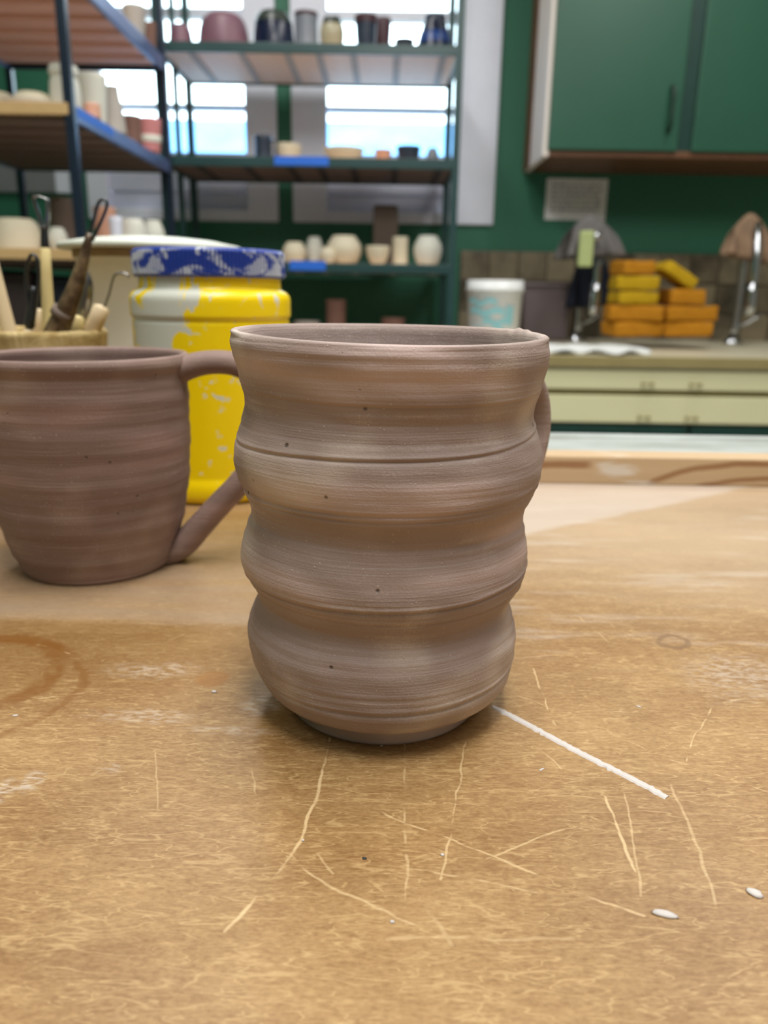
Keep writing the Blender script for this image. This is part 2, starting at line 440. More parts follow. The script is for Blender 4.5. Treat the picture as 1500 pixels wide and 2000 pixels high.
# ---------------------------------------------------------------- work table
def table_mat():
    g = G('scratched_brown_board', 0.42, 0, 0.45)
    c0 = g.co
    wob = g.vm('SCALE', g.vm('SUBTRACT', g.noise(c0, 60, 3, colour=True), (0.5, 0.5, 0.5)))
    wob.node.inputs['Scale'].default_value = 0.004
    c = g.vm('ADD', c0, wob)
    X_, Y_, Z_ = g.sep(c0)
    # board: large mottling, horizontal fibre flecks, grain
    big = g.noise(g.map(c0, (5, 14, 1)), 1.0, 3, 0.55)
    mot = g.noise(g.map(c0, (26, 60, 1)), 1.0, 4, 0.6)
    fib = g.noise(g.map(c0, (260, 760, 1)), 1.0, 3, 0.6, 0.6)
    fib2 = g.noise(g.map(c0, (700, 1400, 1)), 1.0, 2, 0.6)
    f = g.math('ADD', g.math('MULTIPLY', big, 0.34), g.math('MULTIPLY', mot, 0.22))
    f = g.math('ADD', f, g.math('MULTIPLY', fib, 0.30))
    f = g.math('ADD', f, g.math('MULTIPLY', fib2, 0.24))
    f = g.step(f, 0.38, 0.76)
    col = g.mix(f, lin(124, 88, 48), lin(176, 143, 96))
    # fine scratch nets: thin ridges of stretched noise in several directions
    net = None
    for (rot, sx, sy, w, br) in ((0.25, 28, 150, 0.014, 21), (-0.5, 30, 170, 0.013, 24), (1.15, 34, 180, 0.012, 19), (0.02, 60, 330, 0.02, 30), (-1.2, 60, 300, 0.018, 40)):
        nz = g.noise(g.map(c0, (sx, sy, 1), (0, 0, rot), (rot, 0.3, 0)), 1.0, 2, 0.5)
        rid = g.step(g.math('ABSOLUTE', g.math('SUBTRACT', nz, 0.5)), 0.0, w, 1, 0)
        rid = g.math('MULTIPLY', rid, g.step(g.noise(g.map(c0, (1, 1.6, 1), loc=(rot * 7, 2, 0)), br * 2.2, 3, 0.6), 0.47, 0.58))
        net = rid if net is None else g.math('MAXIMUM', net, rid)
    col = g.mix(g.math('MULTIPLY', net, 0.36), col, lin(208, 178, 126))
    # pale clay film wiped over the far part of the board
    wipeR = g.noise(g.map(c0, (10, 60, 1), (0, 0, -0.55)), 1.0, 4, 0.65)
    yR = on(1300, 1290).y; yR2 = on(1300, 1010).y
    yl = g.math('ADD', Y_, g.math('MULTIPLY', X_, 0.35))
    yl = g.math('ADD', yl, g.math('MULTIPLY', g.math('SUBTRACT', wipeR, 0.5), 0.09))
    filmR = g.math('MULTIPLY', g.step(yl, yR + 0.035, yR + 0.19), g.step(X_, 0.01, 0.07))
    col = g.mix(g.math('MULTIPLY', filmR, 0.62), col, lin(184, 162, 136))
    strk = g.math('MULTIPLY', g.step(wipeR, 0.52, 0.64), g.step(yl, yR - 0.005, yR + 0.06))
    strk = g.math('MULTIPLY', strk, g.step(X_, 0.02, 0.06))
    col = g.mix(g.math('MULTIPLY', strk, 0.30), col, lin(198, 184, 168))
    pa, pb = on(1060, 1040), on(1480, 950)      # lighter wedge beyond an oblique wipe edge
    dx, dy = pb.x - pa.x, pb.y - pa.y; L_ = math.hypot(dx, dy)
    wd = g.math('ADD', g.math('MULTIPLY', g.math('SUBTRACT', X_, pa.x), -dy / L_), g.math('MULTIPLY', g.math('SUBTRACT', Y_, pa.y), dx / L_))
    wd = g.math('ADD', wd, g.math('MULTIPLY', g.math('SUBTRACT', mot, 0.5), 0.012))
    wedge = g.math('MULTIPLY', g.step(wd, -0.002, 0.006), g.step(X_, -0.02, 0.04))
    col = g.mix(g.math('MULTIPLY', wedge, 0.55), col, lin(196, 184, 174))
    wipeL = g.noise(g.map(c0, (9, 70, 1), (0, 0, 0.22)), 1.0, 4, 0.6)
    yL = on(200, 1222).y
    ll = g.math('ADD', Y_, g.math('MULTIPLY', g.math('SUBTRACT', wipeL, 0.5), 0.022))
    filmL = g.math('MULTIPLY', g.step(ll, yL - 0.002, yL + 0.006), g.step(X_, -0.02, 0.03, 1, 0))
    filmL = g.math('MULTIPLY', filmL, g.step(Y_, on(300, 1090).y, on(300, 1000).y + 0.03, 1, 0.25))
    col = g.mix(g.math('MULTIPLY', filmL, g.step(wipeL, 0.3, 0.7, 0.32, 0.72)), col, lin(150, 130, 110))
    # darker damp band left of the tall mug
    yD0, yD1 = on(200, 1400).y, on(200, 1250).y
    damp = g.math('MULTIPLY', g.step(g.math('ADD', Y_, g.math('MULTIPLY', g.math('SUBTRACT', mot, 0.5), 0.03)), yD0 - 0.01, yD1), g.math('SUBTRACT', 1.0, filmL))
    damp = g.math('MULTIPLY', damp, g.step(X_, -0.045, 0.0, 1, 0))
    col = g.mix(g.math('MULTIPLY', damp, 0.42), col, lin(104, 70, 28))
    # chalky rubbed patches; those by the tall mug's foot paint a whitish sheen
    for (px, py, rx, ry, amt) in ((300, 1310, 0.020, 0.007, 0.5), (300, 1400, 0.022, 0.006, 0.5), (430, 1425, 0.018, 0.004, 0.6), (515, 1370, 0.009, 0.010, 0.6), (60, 1525, 0.004, 0.006, 0.7), (5, 1545, 0.004, 0.008, 0.7), (215, 1500, 0.004, 0.003, 0.4), (1440, 1320, 0.03, 0.02, 0.45)):
        p = on(px, py)
        q = g.map(g.vm('SUBTRACT', c0, p), (1 / rx, 1 / ry, 0), (0, 0, 0))
        dd = g.math('ADD', g.vm('LENGTH', q), g.math('MULTIPLY', g.math('SUBTRACT', mot, 0.5), 1.6))
        pm = g.math('MULTIPLY', g.step(dd, 0.2, 1.05, 1, 0), g.step(g.noise(g.map(c0, (240, 700, 1), (0, 0, 0.4)), 1.0, 3), 0.42, 0.62))
        col = g.mix(g.math('MULTIPLY', pm, amt), col, lin(196, 182, 164))
    # ring and drip stains
    for (px, py, r, wd_, amt, cc) in ((-58, 1316, 0.0275, 0.0055, 0.75, (118, 74, 26)), (-66, 1345, 0.036, 0.0022, 0.5, (118, 74, 26)), (1316, 1254, 0.0052, 0.0018, 0.6, (112, 84, 58)), (497, 1292, 0.0045, 0.002, 0.5, (120, 84, 40))):
        p = on(px, py)
        dd = g.vm('LENGTH', g.vm('SUBTRACT', g.vm('ADD', c, wob), p))
        ring = g.step(g.math('ABSOLUTE', g.math('SUBTRACT', dd, r)), wd_ * 0.35, wd_, 1, 0)
        ring = g.math('MULTIPLY', ring, g.step(g.noise(c0, 55, 2), 0.36, 0.52))
        col = g.mix(g.math('MULTIPLY', ring, amt), col, lin(*cc))
    p = on(415, 1326); dd = g.vm('LENGTH', g.map(g.vm('SUBTRACT', c, p), (1, 1, 0)))
    col = g.mix(g.step(dd, 0.0045, 0.0062, 0.55, 0), col, lin(140, 92, 36))
    # long single scratches
    lines = [([(640, 1440), (628, 1520), (590, 1640), (520, 1740), (440, 1820)], 3.2, 1.0), ([(788, 1450), (793, 1640), (795, 1770)], 2.2, 0.6),
             ([(912, 1440), (885, 1600), (862, 1720)], 2.2, 0.7), ([(560, 1675), (660, 1740), (830, 1812)], 2.4, 0.7), ([(600, 1645), (648, 1705)], 2, 0.5),
             ([(690, 1560), (800, 1610), (960, 1670), (1080, 1720), (1180, 1765), (1260, 1790)], 2.6, 0.75), ([(950, 1680), (1080, 1625), (1150, 1600)], 2.2, 0.7),
             ([(1180, 1555), (1215, 1640), (1238, 1700)], 2.8, 1.0), ([(1215, 1510), (1235, 1640), (1252, 1750)], 2, 0.6), ([(1038, 1305), (1085, 1415)], 2, 0.85),
             ([(985, 1345), (1180, 1430), (1300, 1480), (1500, 1545)], 1.8, 0.6), ([(1402, 1372), (1360, 1430), (1335, 1485)], 2, 0.7), ([(1380, 1374), (1500, 1362)], 1.8, 0.7),
             ([(1310, 1530), (1365, 1660), (1400, 1780)], 2.6, 0.55), ([(800, 1700), (950, 1720), (1050, 1742)], 2.4, 0.55), ([(70, 1366), (200, 1350), (262, 1345)], 1.8, 0.8),
             ([(300, 1401), (490, 1403)], 1.6, 0.6), ([(305, 1470), (307, 1580)], 2, 0.45), ([(1030, 1450), (1085, 1490), (1130, 1545)], 2.2, 0.6), ([(760, 1832), (1120, 1834)], 3, 0.45),
             ([(1130, 1205), (1195, 1260)], 2, 0.5), ([(1185, 1215), (1262, 1258)], 1.8, 0.5), ([(1000, 1285), (1200, 1272)], 1.6, 0.6), ([(830, 1760), (880, 1850)], 3, 0.4),
             ([(490, 1500), (505, 1600)], 2, 0.5), ([(1105, 1392), (1250, 1390)], 1.4, 0.7), ([(60, 1255), (140, 1275)], 1.4, 0.7), ([(250, 1282), (360, 1240)], 1.4, 0.6)]
    tot = None
    for pl, wpx, amt in lines:
        for i in range(len(pl) - 1):
            a, b = on(*pl[i]), on(*pl[i + 1]); ba = b - a
            mid = (a + b) / 2; depth = (mid - CAM).dot(FW)
            wd_ = wpx * (1.25 + max(0, pl[i + 1][1] - 1560) / 300) * depth / F
            pa_ = g.vm('SUBTRACT', c, a)
            hh = g.math('MULTIPLY', g.vm('DOT_PRODUCT', pa_, ba), 1 / ba.length_squared)
            hh = g.math('MAXIMUM', g.math('MINIMUM', hh, 1.0), 0.0)
            sc_ = g.n('ShaderNodeVectorMath', {0: ba, 'Scale': hh}, operation='SCALE').outputs[0]
            mk = g.step(g.vm('DISTANCE', pa_, sc_), wd_ * 0.3, wd_, amt, 0.0)
            tot = mk if tot is None else g.math('MAXIMUM', tot, mk)
    tot = g.math('MULTIPLY', tot, g.step(g.noise(c0, 240, 3, 0.7), 0.30, 0.50, 0.6, 1.0))
    col = g.mix(g.math('MULTIPLY', tot, 0.74), col, lin(214, 186, 140))
    g.col(col)
    g.put(g.b.inputs['Roughness'], g.step(big, 0.3, 0.7, 0.38, 0.52))
    g.bump(g.noise(g.map(c0, (260, 760, 1)), 1.0, 3, 0.6, 0.6), 0.15, 0.0005)
    return g.m
tbl = thing('work_table', 'scratched tan hardboard work table under the brown clay mugs', 'table', (0, 0, 0))
TX0, TX1, TY0, TY1 = -0.75, 0.85, -0.45, 0.69
box('tabletop', (TX0, TY0, -0.022), (TX1, TY1, 0.0), table_mat(), tbl, 0.002)
for sx in (TX0 + 0.06, TX1 - 0.06):
    for sy in (TY0 + 0.06, TY1 - 0.06):
        box('leg', (sx - 0.03, sy - 0.03, FLOOR), (sx + 0.03, sy + 0.03, -0.022), M['cab_brown'], tbl, 0.003)
box('apron', (TX0 + 0.05, TY1 - 0.07, -0.12), (TX1 - 0.05, TY1 - 0.05, -0.022), M['cab_brown'], tbl)
box('apron', (TX0 + 0.05, TY0 + 0.05, -0.12), (TX1 - 0.05, TY0 + 0.07, -0.022), M['cab_brown'], tbl)

# plaster wedging slab in a pine frame at the far edge of the table
def pine_mat():
    g = G('pine_batten', 0.55)
    X_, Y_, Z_ = g.sep(g.co)
    wz = g.math('ADD', Z_, g.math('MULTIPLY', g.math('SUBTRACT', g.noise(g.map(g.co, (30, 4, 30)), 1.0, 2), 0.5), 0.004))
    band = 0.0
    for (x0, amp, k_, z0, wd_) in ((-0.172, 0.019, 0.030, -0.001, 0.0030), (-0.140, 0.0115, 0.040, -0.002, 0.0024), (-0.02, 0.016, 0.05, 0.0, 0.003), (0.10, 0.019, 0.06, 0.0, 0.003)):
        dx = g.math('SUBTRACT', X_, x0)
        zc = g.math('ADD', g.math('MULTIPLY', g.math('SUBTRACT', 1.0, g.math('EXPONENT', g.math('MULTIPLY', dx, -1 / k_))), amp), z0)
        mk = g.math('MULTIPLY', g.step(g.math('ABSOLUTE', g.math('SUBTRACT', wz, zc)), wd_ * 0.3, wd_, 1, 0), g.step(dx, 0.0, 0.006))
        mk = g.math('MULTIPLY', mk, g.step(dx, 0.09, 0.12, 1, 0))
        band = g.math('MAXIMUM', mk, band)
    mk = g.math('MULTIPLY', g.step(g.math('ABSOLUTE', g.math('SUBTRACT', wz, 0.0135)), 0.0014, 0.0034, 1, 0), g.step(X_, -0.214, -0.205, 1, 0))
    band = g.math('MAXIMUM', mk, band)
    fine = g.noise(g.map(g.co, (6, 1, 120)), 1.0, 3)
    c = g.mix(fine, lin(184, 154, 118), lin(206, 180, 144))
    c = g.mix(g.math('MULTIPLY', band, 0.8), c, lin(140, 92, 52))
    c = g.mix(g.step(g.noise(g.map(g.co, (14, 14, 60)), 1.0, 3), 0.60, 0.70, 0, 0.7), c, lin(222, 216, 206))
    g.col(c); return g.m
def plaster_mat():
    g = G('dusty_plaster', 0.85, 0, 0.2)
    f = g.noise(g.map(g.co, (8, 30, 1)), 1.0, 4, 0.6)
    g.col(g.mix(g.step(f, 0.3, 0.7), lin(146, 150, 144), lin(178, 183, 180))); return g.m
fy = 0.5155
slab = thing('wedging_board', 'dusty white plaster wedging board in a knotty pine frame at the table edge', 'board', (0.35, fy, 0))
box('frame_batten', (-0.31, 0, 0), (0.52, 0.022, 0.0195), pine_mat(), slab, 0.0012)
box('frame_batten', (-0.31, 0.075, 0), (0.52, 0.092, 0.0195), plaster_mat(), slab, 0.0012)
box('plaster_slab', (-0.31, 0.022, 0.002), (0.52, 0.075, 0.0188), plaster_mat(), slab, 0.001)

# ---------------------------------------------------------------- the tall wavy mug
D = 0.2245
prof_px = [(0.0, 0.0302, 0.6), (0.0030, 0.0306, 0.6), (0.0058, 0.0308, 0.6), (0.0066, 0.0345, 0.7), (0.0090, 0.0381, 0.8), (0.0125, 0.0402, 0.7), (0.0180, 0.0413, 0.2),
           (0.0266, 0.0414, -0.1), (0.0310, 0.0405, -0.15), (0.0350, 0.0391, 0.2), (0.0375, 0.0391, 0.5), (0.0409, 0.0407, 0.85), (0.0460, 0.0427, 0.5), (0.0501, 0.0432, 0.2),
           (0.0541, 0.0428, 0.3), (0.0587, 0.0416, 0.45), (0.0625, 0.0406, 0.8), (0.0657, 0.0409, 1.05), (0.0706, 0.0430, 1.4), (0.0760, 0.0447, 1.05), (0.0813, 0.0448, 0.8),
           (0.0864, 0.0437, 0.7), (0.0921, 0.0419, 0.75), (0.0950, 0.0418, 1.1), (0.1008, 0.0431, 1.6), (0.1051, 0.0441, 1.4), (0.1093, 0.0449, 1.1), (0.1120, 0.0450, 0.8), (0.1135, 0.0447, 0.8)]
def tall_mug_mesh():
    zs = np.array([p[0] for p in prof_px]); rs = np.array([p[1] for p in prof_px]); cs = np.array([p[2] for p in prof_px]) * 0.001
    zz = np.linspace(0, zs[-1], 340)
    def hermite(x, y, q):                               # smooth interpolation of the profile
        d = np.gradient(y, x); i = np.clip(np.searchsorted(x, q) - 1, 0, len(x) - 2)
        h = x[i + 1] - x[i]; t = (q - x[i]) / h
        return (2 * t**3 - 3 * t**2 + 1) * y[i] + (t**3 - 2 * t**2 + t) * h * d[i] + (-2 * t**3 + 3 * t**2) * y[i + 1] + (t**3 - t**2) * h * d[i + 1]
    r_o = hermite(zs, rs, zz); c_o = hermite(zs, cs, zz)
    lo_ = zz < 0.0092
    r_o[lo_] = np.interp(zz[lo_], [0, 0.0008, 0.0050, 0.0056, 0.0062, 0.0070, 0.0080, 0.0092], [0.0300, 0.0305, 0.0304, 0.0312, 0.0337, 0.0353, 0.0369, 0.0383])
    rng = np.random.RandomState(3)
    def n1(x, cell, seed):
        r_ = np.random.RandomState(seed).rand(4000); u = x / cell + 500; i = np.floor(u).astype(int); f = u - i; f = f * f * (3 - 2 * f)
        return r_[i % 4000] * (1 - f) + r_[(i + 1) % 4000] * f - 0.5
    seg = 320
    th = np.linspace(0, 2 * np.pi, seg, endpoint=False)
    T, Zg = np.meshgrid(th, zz)
    Ro = np.repeat(r_o[:, None], seg, 1); Co = np.repeat(c_o[:, None], seg, 1)
    tilt = 0.0016 * np.sin(T + 0.4) + 0.0006 * np.sin(2 * T + 1) 
    zt = Zg + tilt
    amp = 0.5 + 0.5 * np.sin(3 * T + 60 * Zg)
    disp = 0.00042 * n1(zt, 0.0052, 11) + 0.00024 * n1(zt + 0.0004 * np.sin(3 * T), 0.0017, 12) * (0.4 + amp) + 0.00006 * n1(zt, 0.0006, 13) * (0.3 + amp)
    for (z0, w, a, ph) in ((0.0868, 0.00045, 0.00050, 1.2), (0.0738, 0.0005, 0.00034, 0.4), (0.0455, 0.0005, 0.00055, 2.0), (0.0408, 0.0004, 0.0003, 3.0), (0.0165, 0.0006, 0.0005, 0.9), (0.0700, 0.0004, 0.0003, 2.2), (0.1010, 0.0004, 0.00025, 0.0)):
        zc = z0 + 0.0018 * np.sin(T + ph) + 0.0004 * np.sin(3 * T + ph)
        disp -= a * np.exp(-((Zg - zc) / w) ** 2) * (0.45 + 0.55 * np.sin(T * 1.0 + ph * 3) ** 2)
        disp += a * 0.5 * np.exp(-((Zg - zc - w * 2) / w) ** 2)
    disp += 0.00022 * np.sin(2 * T + 90 * Zg) * np.sin(5 * T - 140 * Zg + 1) + 0.00012 * np.sin(9 * T + 260 * Zg) * np.sin(4 * T + 310 * Zg + 2)
    fade = np.clip((Zg - 0.004) / 0.006, 0.1, 1)
    Ro = Ro + disp * fade
    Zo = Zg + 0.0007 * np.sin(T - 0.5) * (Zg / 0.115) ** 3 + 0.00025 * np.sin(2 * T + 1.1) * (Zg / 0.115) ** 3
    verts = np.stack([Ro * np.cos(T) + Co, Ro * np.sin(T), Zo], -1)
    # lip, then inside wall
    lipz = [(0.0445, 0.1142), (0.0440, 0.1146), (0.0432, 0.1147), (0.0424, 0.1144), (0.0418, 0.1137), (0.0413, 0.1122)]
    inn = lipz + [(float(np.interp(z, zs, rs)) - 0.0038, z) for z in np.linspace(0.1095, 0.008, 60)] + [(0.022, 0.0055), (0.0, 0.005)]
    rings = []
    for k, (r, z) in enumerate(inn):
        rg = r + (0.00015 * np.sin(7 * th + z * 300) if r > 0.03 else 0)
        lump = 0.0
        if k < 6:
            d = np.angle(np.exp(1j * (th - math.radians(24))))
            lump = 0.0006 * np.exp(-(d / 0.16) ** 2) * (0.6 + 0.8 * np.sin(31 * th + k) * np.sin(17 * th))
        zz_ = z + (0.0007 * np.sin(th - 0.5) + 0.00025 * np.sin(2 * th + 1.1)) * (z / 0.115) ** 3 + lump
        cx = float(np.interp(z, zs, cs))
        rings.append(np.stack([rg * np.cos(th) + cx, rg * np.sin(th), zz_ * np.ones(seg)], -1))
    allv = np.concatenate([verts.reshape(-1, 3)] + rings)
    nr = len(zz) + len(inn)
    i = np.arange(nr - 1)[:, None]; j = np.arange(seg)[None, :]; j2 = (j + 1) % seg
    q = np.stack([i * seg + j, i * seg + j2, (i + 1) * seg + j2, (i + 1) * seg + j], -1).reshape(-1, 4)
    me = bpy.data.meshes.new('mesh')
    me.from_pydata(allv.tolist(), [], q.tolist() + [list(range(seg - 1, -1, -1))]); me.update()
    me.polygons.foreach_set('use_smooth', [True] * len(me.polygons))
    return me
CLAY = clay_mat('dry_brown_clay', lin(154, 136, 129), lin(222, 208, 201), 0.6, smear=[((0.0398, 0.0165, 0.1146), 0.0075), ((0.0365, 0.0225, 0.1146), 0.006)])
mug = thing('wavy_mug', 'tall brown clay mug with wavy ringed sides, in the middle of the table', 'mug', (0, D, 0))
link('mug_body', tall_mug_mesh(), CLAY, mug)
ha = math.radians(48)
hp = [(0.0405, 0.1000), (0.0560, 0.1015), (0.0710, 0.0955), (0.0775, 0.0830), (0.0760, 0.0700), (0.0670, 0.0570), (0.0530, 0.0480), (0.0405, 0.0455)]
hp = spline([(r * math.cos(ha) + 0.0008, r * math.sin(ha), z) for r, z in hp], 8)
nh = len(hp)
tube('handle', hp, [0.0042 + 0.0015 * (abs(i / (nh - 1) - 0.5) * 2) ** 3 for i in range(nh)], CLAY, mug, rb=[0.0088 + 0.002 * (abs(i / (nh - 1) - 0.5) * 2) ** 3 for i in range(nh)], seg=20, binorm=(-math.sin(ha), math.cos(ha), 0), power=0.85)

# ---------------------------------------------------------------- the plain mug beside it
CLAY2 = clay_mat('damp_brown_clay', lin(130, 107, 99), lin(170, 148, 139), 0.7)
mx2, my2 = -0.1352, 0.3455
mug2 = thing('plain_mug', 'plain round-bellied brown clay mug with big loop handle, standing behind the wavy mug', 'mug', (mx2, my2, 0))
p2 = [(0.0325, 0.0), (0.0336, 0.0015), (0.0345, 0.004), (0.0366, 0.010), (0.0396, 0.020), (0.0418, 0.030), (0.0434, 0.040), (0.0446, 0.052), (0.0452, 0.063), (0.0455, 0.073), (0.0456, 0.082),
      (0.0453, 0.0870), (0.0455, 0.0895), (0.0463, 0.0915), (0.0467, 0.0935), (0.0466, 0.0955), (0.0459, 0.0970), (0.0448, 0.0974), (0.0436, 0.0968), (0.0428, 0.095), (0.0424, 0.085), (0.0424, 0.06), (0.041, 0.04), (0.034, 0.012), (0.02, 0.006), (0.0, 0.0055)]
pp = spline([(r, 0, z) for r, z in p2], 5)
def wob2(r, z, t):
    k = 0.00018 * math.sin(z * 900 + 2 * math.sin(t)) + 0.00022 * math.sin(z * 340 + t) + 0.0003 * math.sin(2 * t + z * 40)
    return (max(r + (k if r > 0.03 and z > 0.002 else 0), 0), z + (0.0004 * math.sin(t + 2) * (z / 0.1) ** 2))
lathe('mug_body', [(max(p.x, 0), max(p.z, 0)) for p in pp], CLAY2, mug2, seg=160, cap0=True, cap1=False, fn=wob2)
hpx = [(322, 742), (360, 720), (408, 708), (462, 712), (510, 742), (532, 800), (520, 865), (478, 932), (430, 984), (390, 1028), (358, 1062), (320, 1080)]
h2 = spline([at(px, py, my2 + 0.002) - Vector((mx2, my2, 0)) for px, py in hpx], 6)
n2 = len(h2)
tube('handle', h2, [0.0046 + 0.0014 * (i / (n2 - 1)) + 0.0012 * (i / (n2 - 1)) ** 8 + 0.002 * (1 - i / (n2 - 1)) ** 8 for i in range(n2)], CLAY2, mug2, rb=[0.0078 + 0.0022 * (1 - i / (n2 - 1)) ** 4 for i in range(n2)], seg=20, binorm=(0, 1, 0), power=0.9)

# a third clay mug, mostly outside the frame
mug3 = thing('small_clay_mug', 'reddish brown clay mug cut by the picture edge, behind the plain mug', 'mug', (-0.2395, 0.412, 0))
p3 = [(0.0, 0.0), (0.031, 0.0), (0.0335, 0.004), (0.036, 0.018), (0.037, 0.04), (0.0365, 0.066), (0.035, 0.068), (0.0335, 0.066), (0.033, 0.04), (0.03, 0.008), (0.0, 0.006)]
lathe('mug_body', p3, CLAY2, mug3, seg=64, cap0=False, cap1=False)

# ---------------------------------------------------------------- yellow jar, lid, bucket, tool cup
def jar_mat():
    g = G('yellow_plastic_with_clay', 0.32)
    c = g.co; X_, Y_, Z_ = g.sep(c)
    n_ = g.noise(g.map(c, (1, 1, 0.7)), 48, 4, 0.6, 1.1)
    bias = g.math('MULTIPLY', g.math('MULTIPLY', g.step(X_, -0.020, 0.008, 1, 0), g.step(X_, -0.047, -0.036, 0.3, 1.0)), g.step(Z_, 0.070, 0.100))
    th = g.math('ADD', n_, g.math('MULTIPLY', bias, 0.185))
    th = g.math('SUBTRACT', th, g.step(Z_, 0.085, 0.03, 0.0, 0.04))
    mk = g.step(th, 0.595, 0.625)
    n3 = g.noise(c, 160, 3); mk2 = g.step(n3, 0.66, 0.70, 0, 0.7)
    mk = g.math('MAXIMUM', mk, mk2)
    g.col(g.mix(mk, lin(250, 217, 2), lin(206, 208, 196)))
    g.put(g.b.inputs['Roughness'], g.step(mk, 0, 1, 0.3, 0.8)); return g.m
def lid_mat():
    g = G('blue_lid_with_clay', 0.4)
    c = g.co
    n_ = g.noise(g.map(c, (1, 1, 1.6)), 60, 4, 0.6, 0.8)
    rad = g.vm('LENGTH', g.vm('MULTIPLY', c, (1, 1, 0)))
    rib = g.step(rad, 0.0451, 0.0455, 0.0, 1.0)
    mk = g.math('MULTIPLY', g.step(n_, 0.46, 0.53), g.math('ADD', 0.12, g.math('MULTIPLY', rib, 0.88)))
    mk = g.math('MAXIMUM', mk, g.step(g.noise(c, 130, 3), 0.63, 0.68, 0, 0.8))
    g.col(g.mix(g.math('MULTIPLY', mk, 0.85), lin(36, 62, 150), lin(210, 216, 218))); return g.m
jy = 0.4925; jx = at(418, 700, jy).x
jz = lambda py: at(418, py, jy).z
jar = thing('glaze_jar', 'round yellow plastic jar with blue lid, splashed with pale clay, behind the mugs', 'jar', (jx, jy, 0))
JR = 0.0485
zl0, zl1 = jz(543), jz(489)
zn = jz(560)
pj = [(0.0, 0.0), (JR - 0.004, 0.0), (JR - 0.001, 0.0018), (JR, 0.005), (JR, 0.0135), (JR - 0.0008, 0.0148), (JR - 0.0008, 0.017), (JR - 0.0008, 0.03), (JR - 0.0008, jz(640)), (JR - 0.0008, jz(631)), (JR - 0.0008, jz(628)), (JR - 0.0014, jz(624)), (JR - 0.0014, jz(621)), (JR - 0.0003, jz(617)), (JR, jz(614)), (JR, jz(611)), (JR, jz(600)), (JR, jz(588)), (JR - 0.0001, jz(582)),
      (JR - 0.0008, jz(576)), (JR - 0.0022, jz(570.5)), (JR - 0.0044, jz(566.5)), (JR - 0.0054, jz(564)), (JR - 0.0058, jz(560)), (JR - 0.0058, jz(556)), (JR - 0.0060, zl0 + 0.004), (JR - 0.008, zl1 - 0.004), (0, zl1 - 0.004)]
lathe('jar_body', pj, jar_mat(), jar, seg=96, cap0=False, cap1=False)
LR = 0.0449
def ribs(r, z, t):
    return (r + (0.0009 if (int(t / (2 * math.pi) * 504 + 0.5) // 2) % 2 else 0) if r > LR - 0.0006 and zl0 + 0.0012 < z < zl1 - 0.0015 else r, z)
pl = [(LR - 0.003, zl0), (LR - 0.0002, zl0), (LR, zl0 + 0.0008), (LR, zl0 + 0.0016), (LR, zl1 - 0.002), (LR - 0.0003, zl1 - 0.001), (LR - 0.0015, zl1), (0.0, zl1 + 0.0003)]
lid = lathe('jar_lid', pl, lid_mat(), jar, seg=504, cap0=False, cap1=False, fn=ribs, smooth=False)
lid['label'] = 'blue ribbed screw lid smeared with dried clay'

by = 0.625; bx = at(296, 480, by).x
bz = lambda py: at(296, py, by).z
bkt = thing('lidded_bucket', 'beige plastic bucket with grey-white lid, behind the yellow jar', 'bucket', (bx, by, 0))
pb_ = [(0.0, 0.0), (0.050, 0.0), (0.0515, 0.002), (0.0535, 0.06), (0.0555, bz(512)), (0.0565, bz(510)), (0.0565, bz(505)), (0.0560, bz(492)), (0.0, bz(492))]
lathe('bucket_body', pb_, M['beige_plastic'], bkt, seg=72, cap0=False, cap1=False)
lathe('residue_band', [(0.0570, bz(507)), (0.0578, bz(506)), (0.0578, bz(491)), (0.0572, bz(490.5))], M['residue'], bkt, seg=72, cap0=False, cap1=False)
LRb = 0.0685
lathe('bucket_lid', [(0.057, bz(491)), (LRb - 0.001, bz(491)), (LRb, bz(489.5)), (LRb, bz(482)), (LRb - 0.002, bz(479)), (LRb - 0.02, bz(470)), (0.03, bz(465)), (0, bz(463.5))], M['lid_plastic'], bkt, seg=72, cap0=False, cap1=False)

def cup_mat():
    g = G('rough_tan_stoneware', 0.8)
    n_ = g.noise(g.map(g.co, (60, 60, 30)), 1.0, 5, 0.65, 0.8)
    g.col(g.mix(g.step(n_, 0.3, 0.7), lin(158, 132, 78), lin(218, 196, 142))); g.bump(n_, 0.8, 0.004); return g.m
cx_, cy_ = -0.2215, 0.5
cup = thing('tool_cup', 'rough tan stoneware cup holding the clay tools', 'cup', (cx_, cy_, 0))
ch = at(100, 650, cy_ - 0.042).z
def rough(r, z, t):
    if r < 0.036: return (r, z)
    q = mnoise.noise(Vector((math.cos(t) * 3, math.sin(t) * 3, z * 60)))
    return (r + 0.0012 * q, z + (0.0008 * mnoise.noise(Vector((math.cos(t) * 4, math.sin(t) * 4, 7))) if z > ch - 0.004 else 0))
pc = [(0.0, 0.0), (0.0405, 0.0)] + [(0.0412 + 0.001 * math.sin(k * 0.9), 0.004 + k * (ch - 0.008) / 14) for k in range(15)] + [(0.0416, ch - 0.002), (0.0405, ch), (0.0385, ch), (0.0372, ch - 0.002), (0.0368, 0.01), (0.0, 0.008)]
lathe('cup_body', pc, cup_mat(), cup, seg=90, cap0=False, cap1=False, fn=rough)

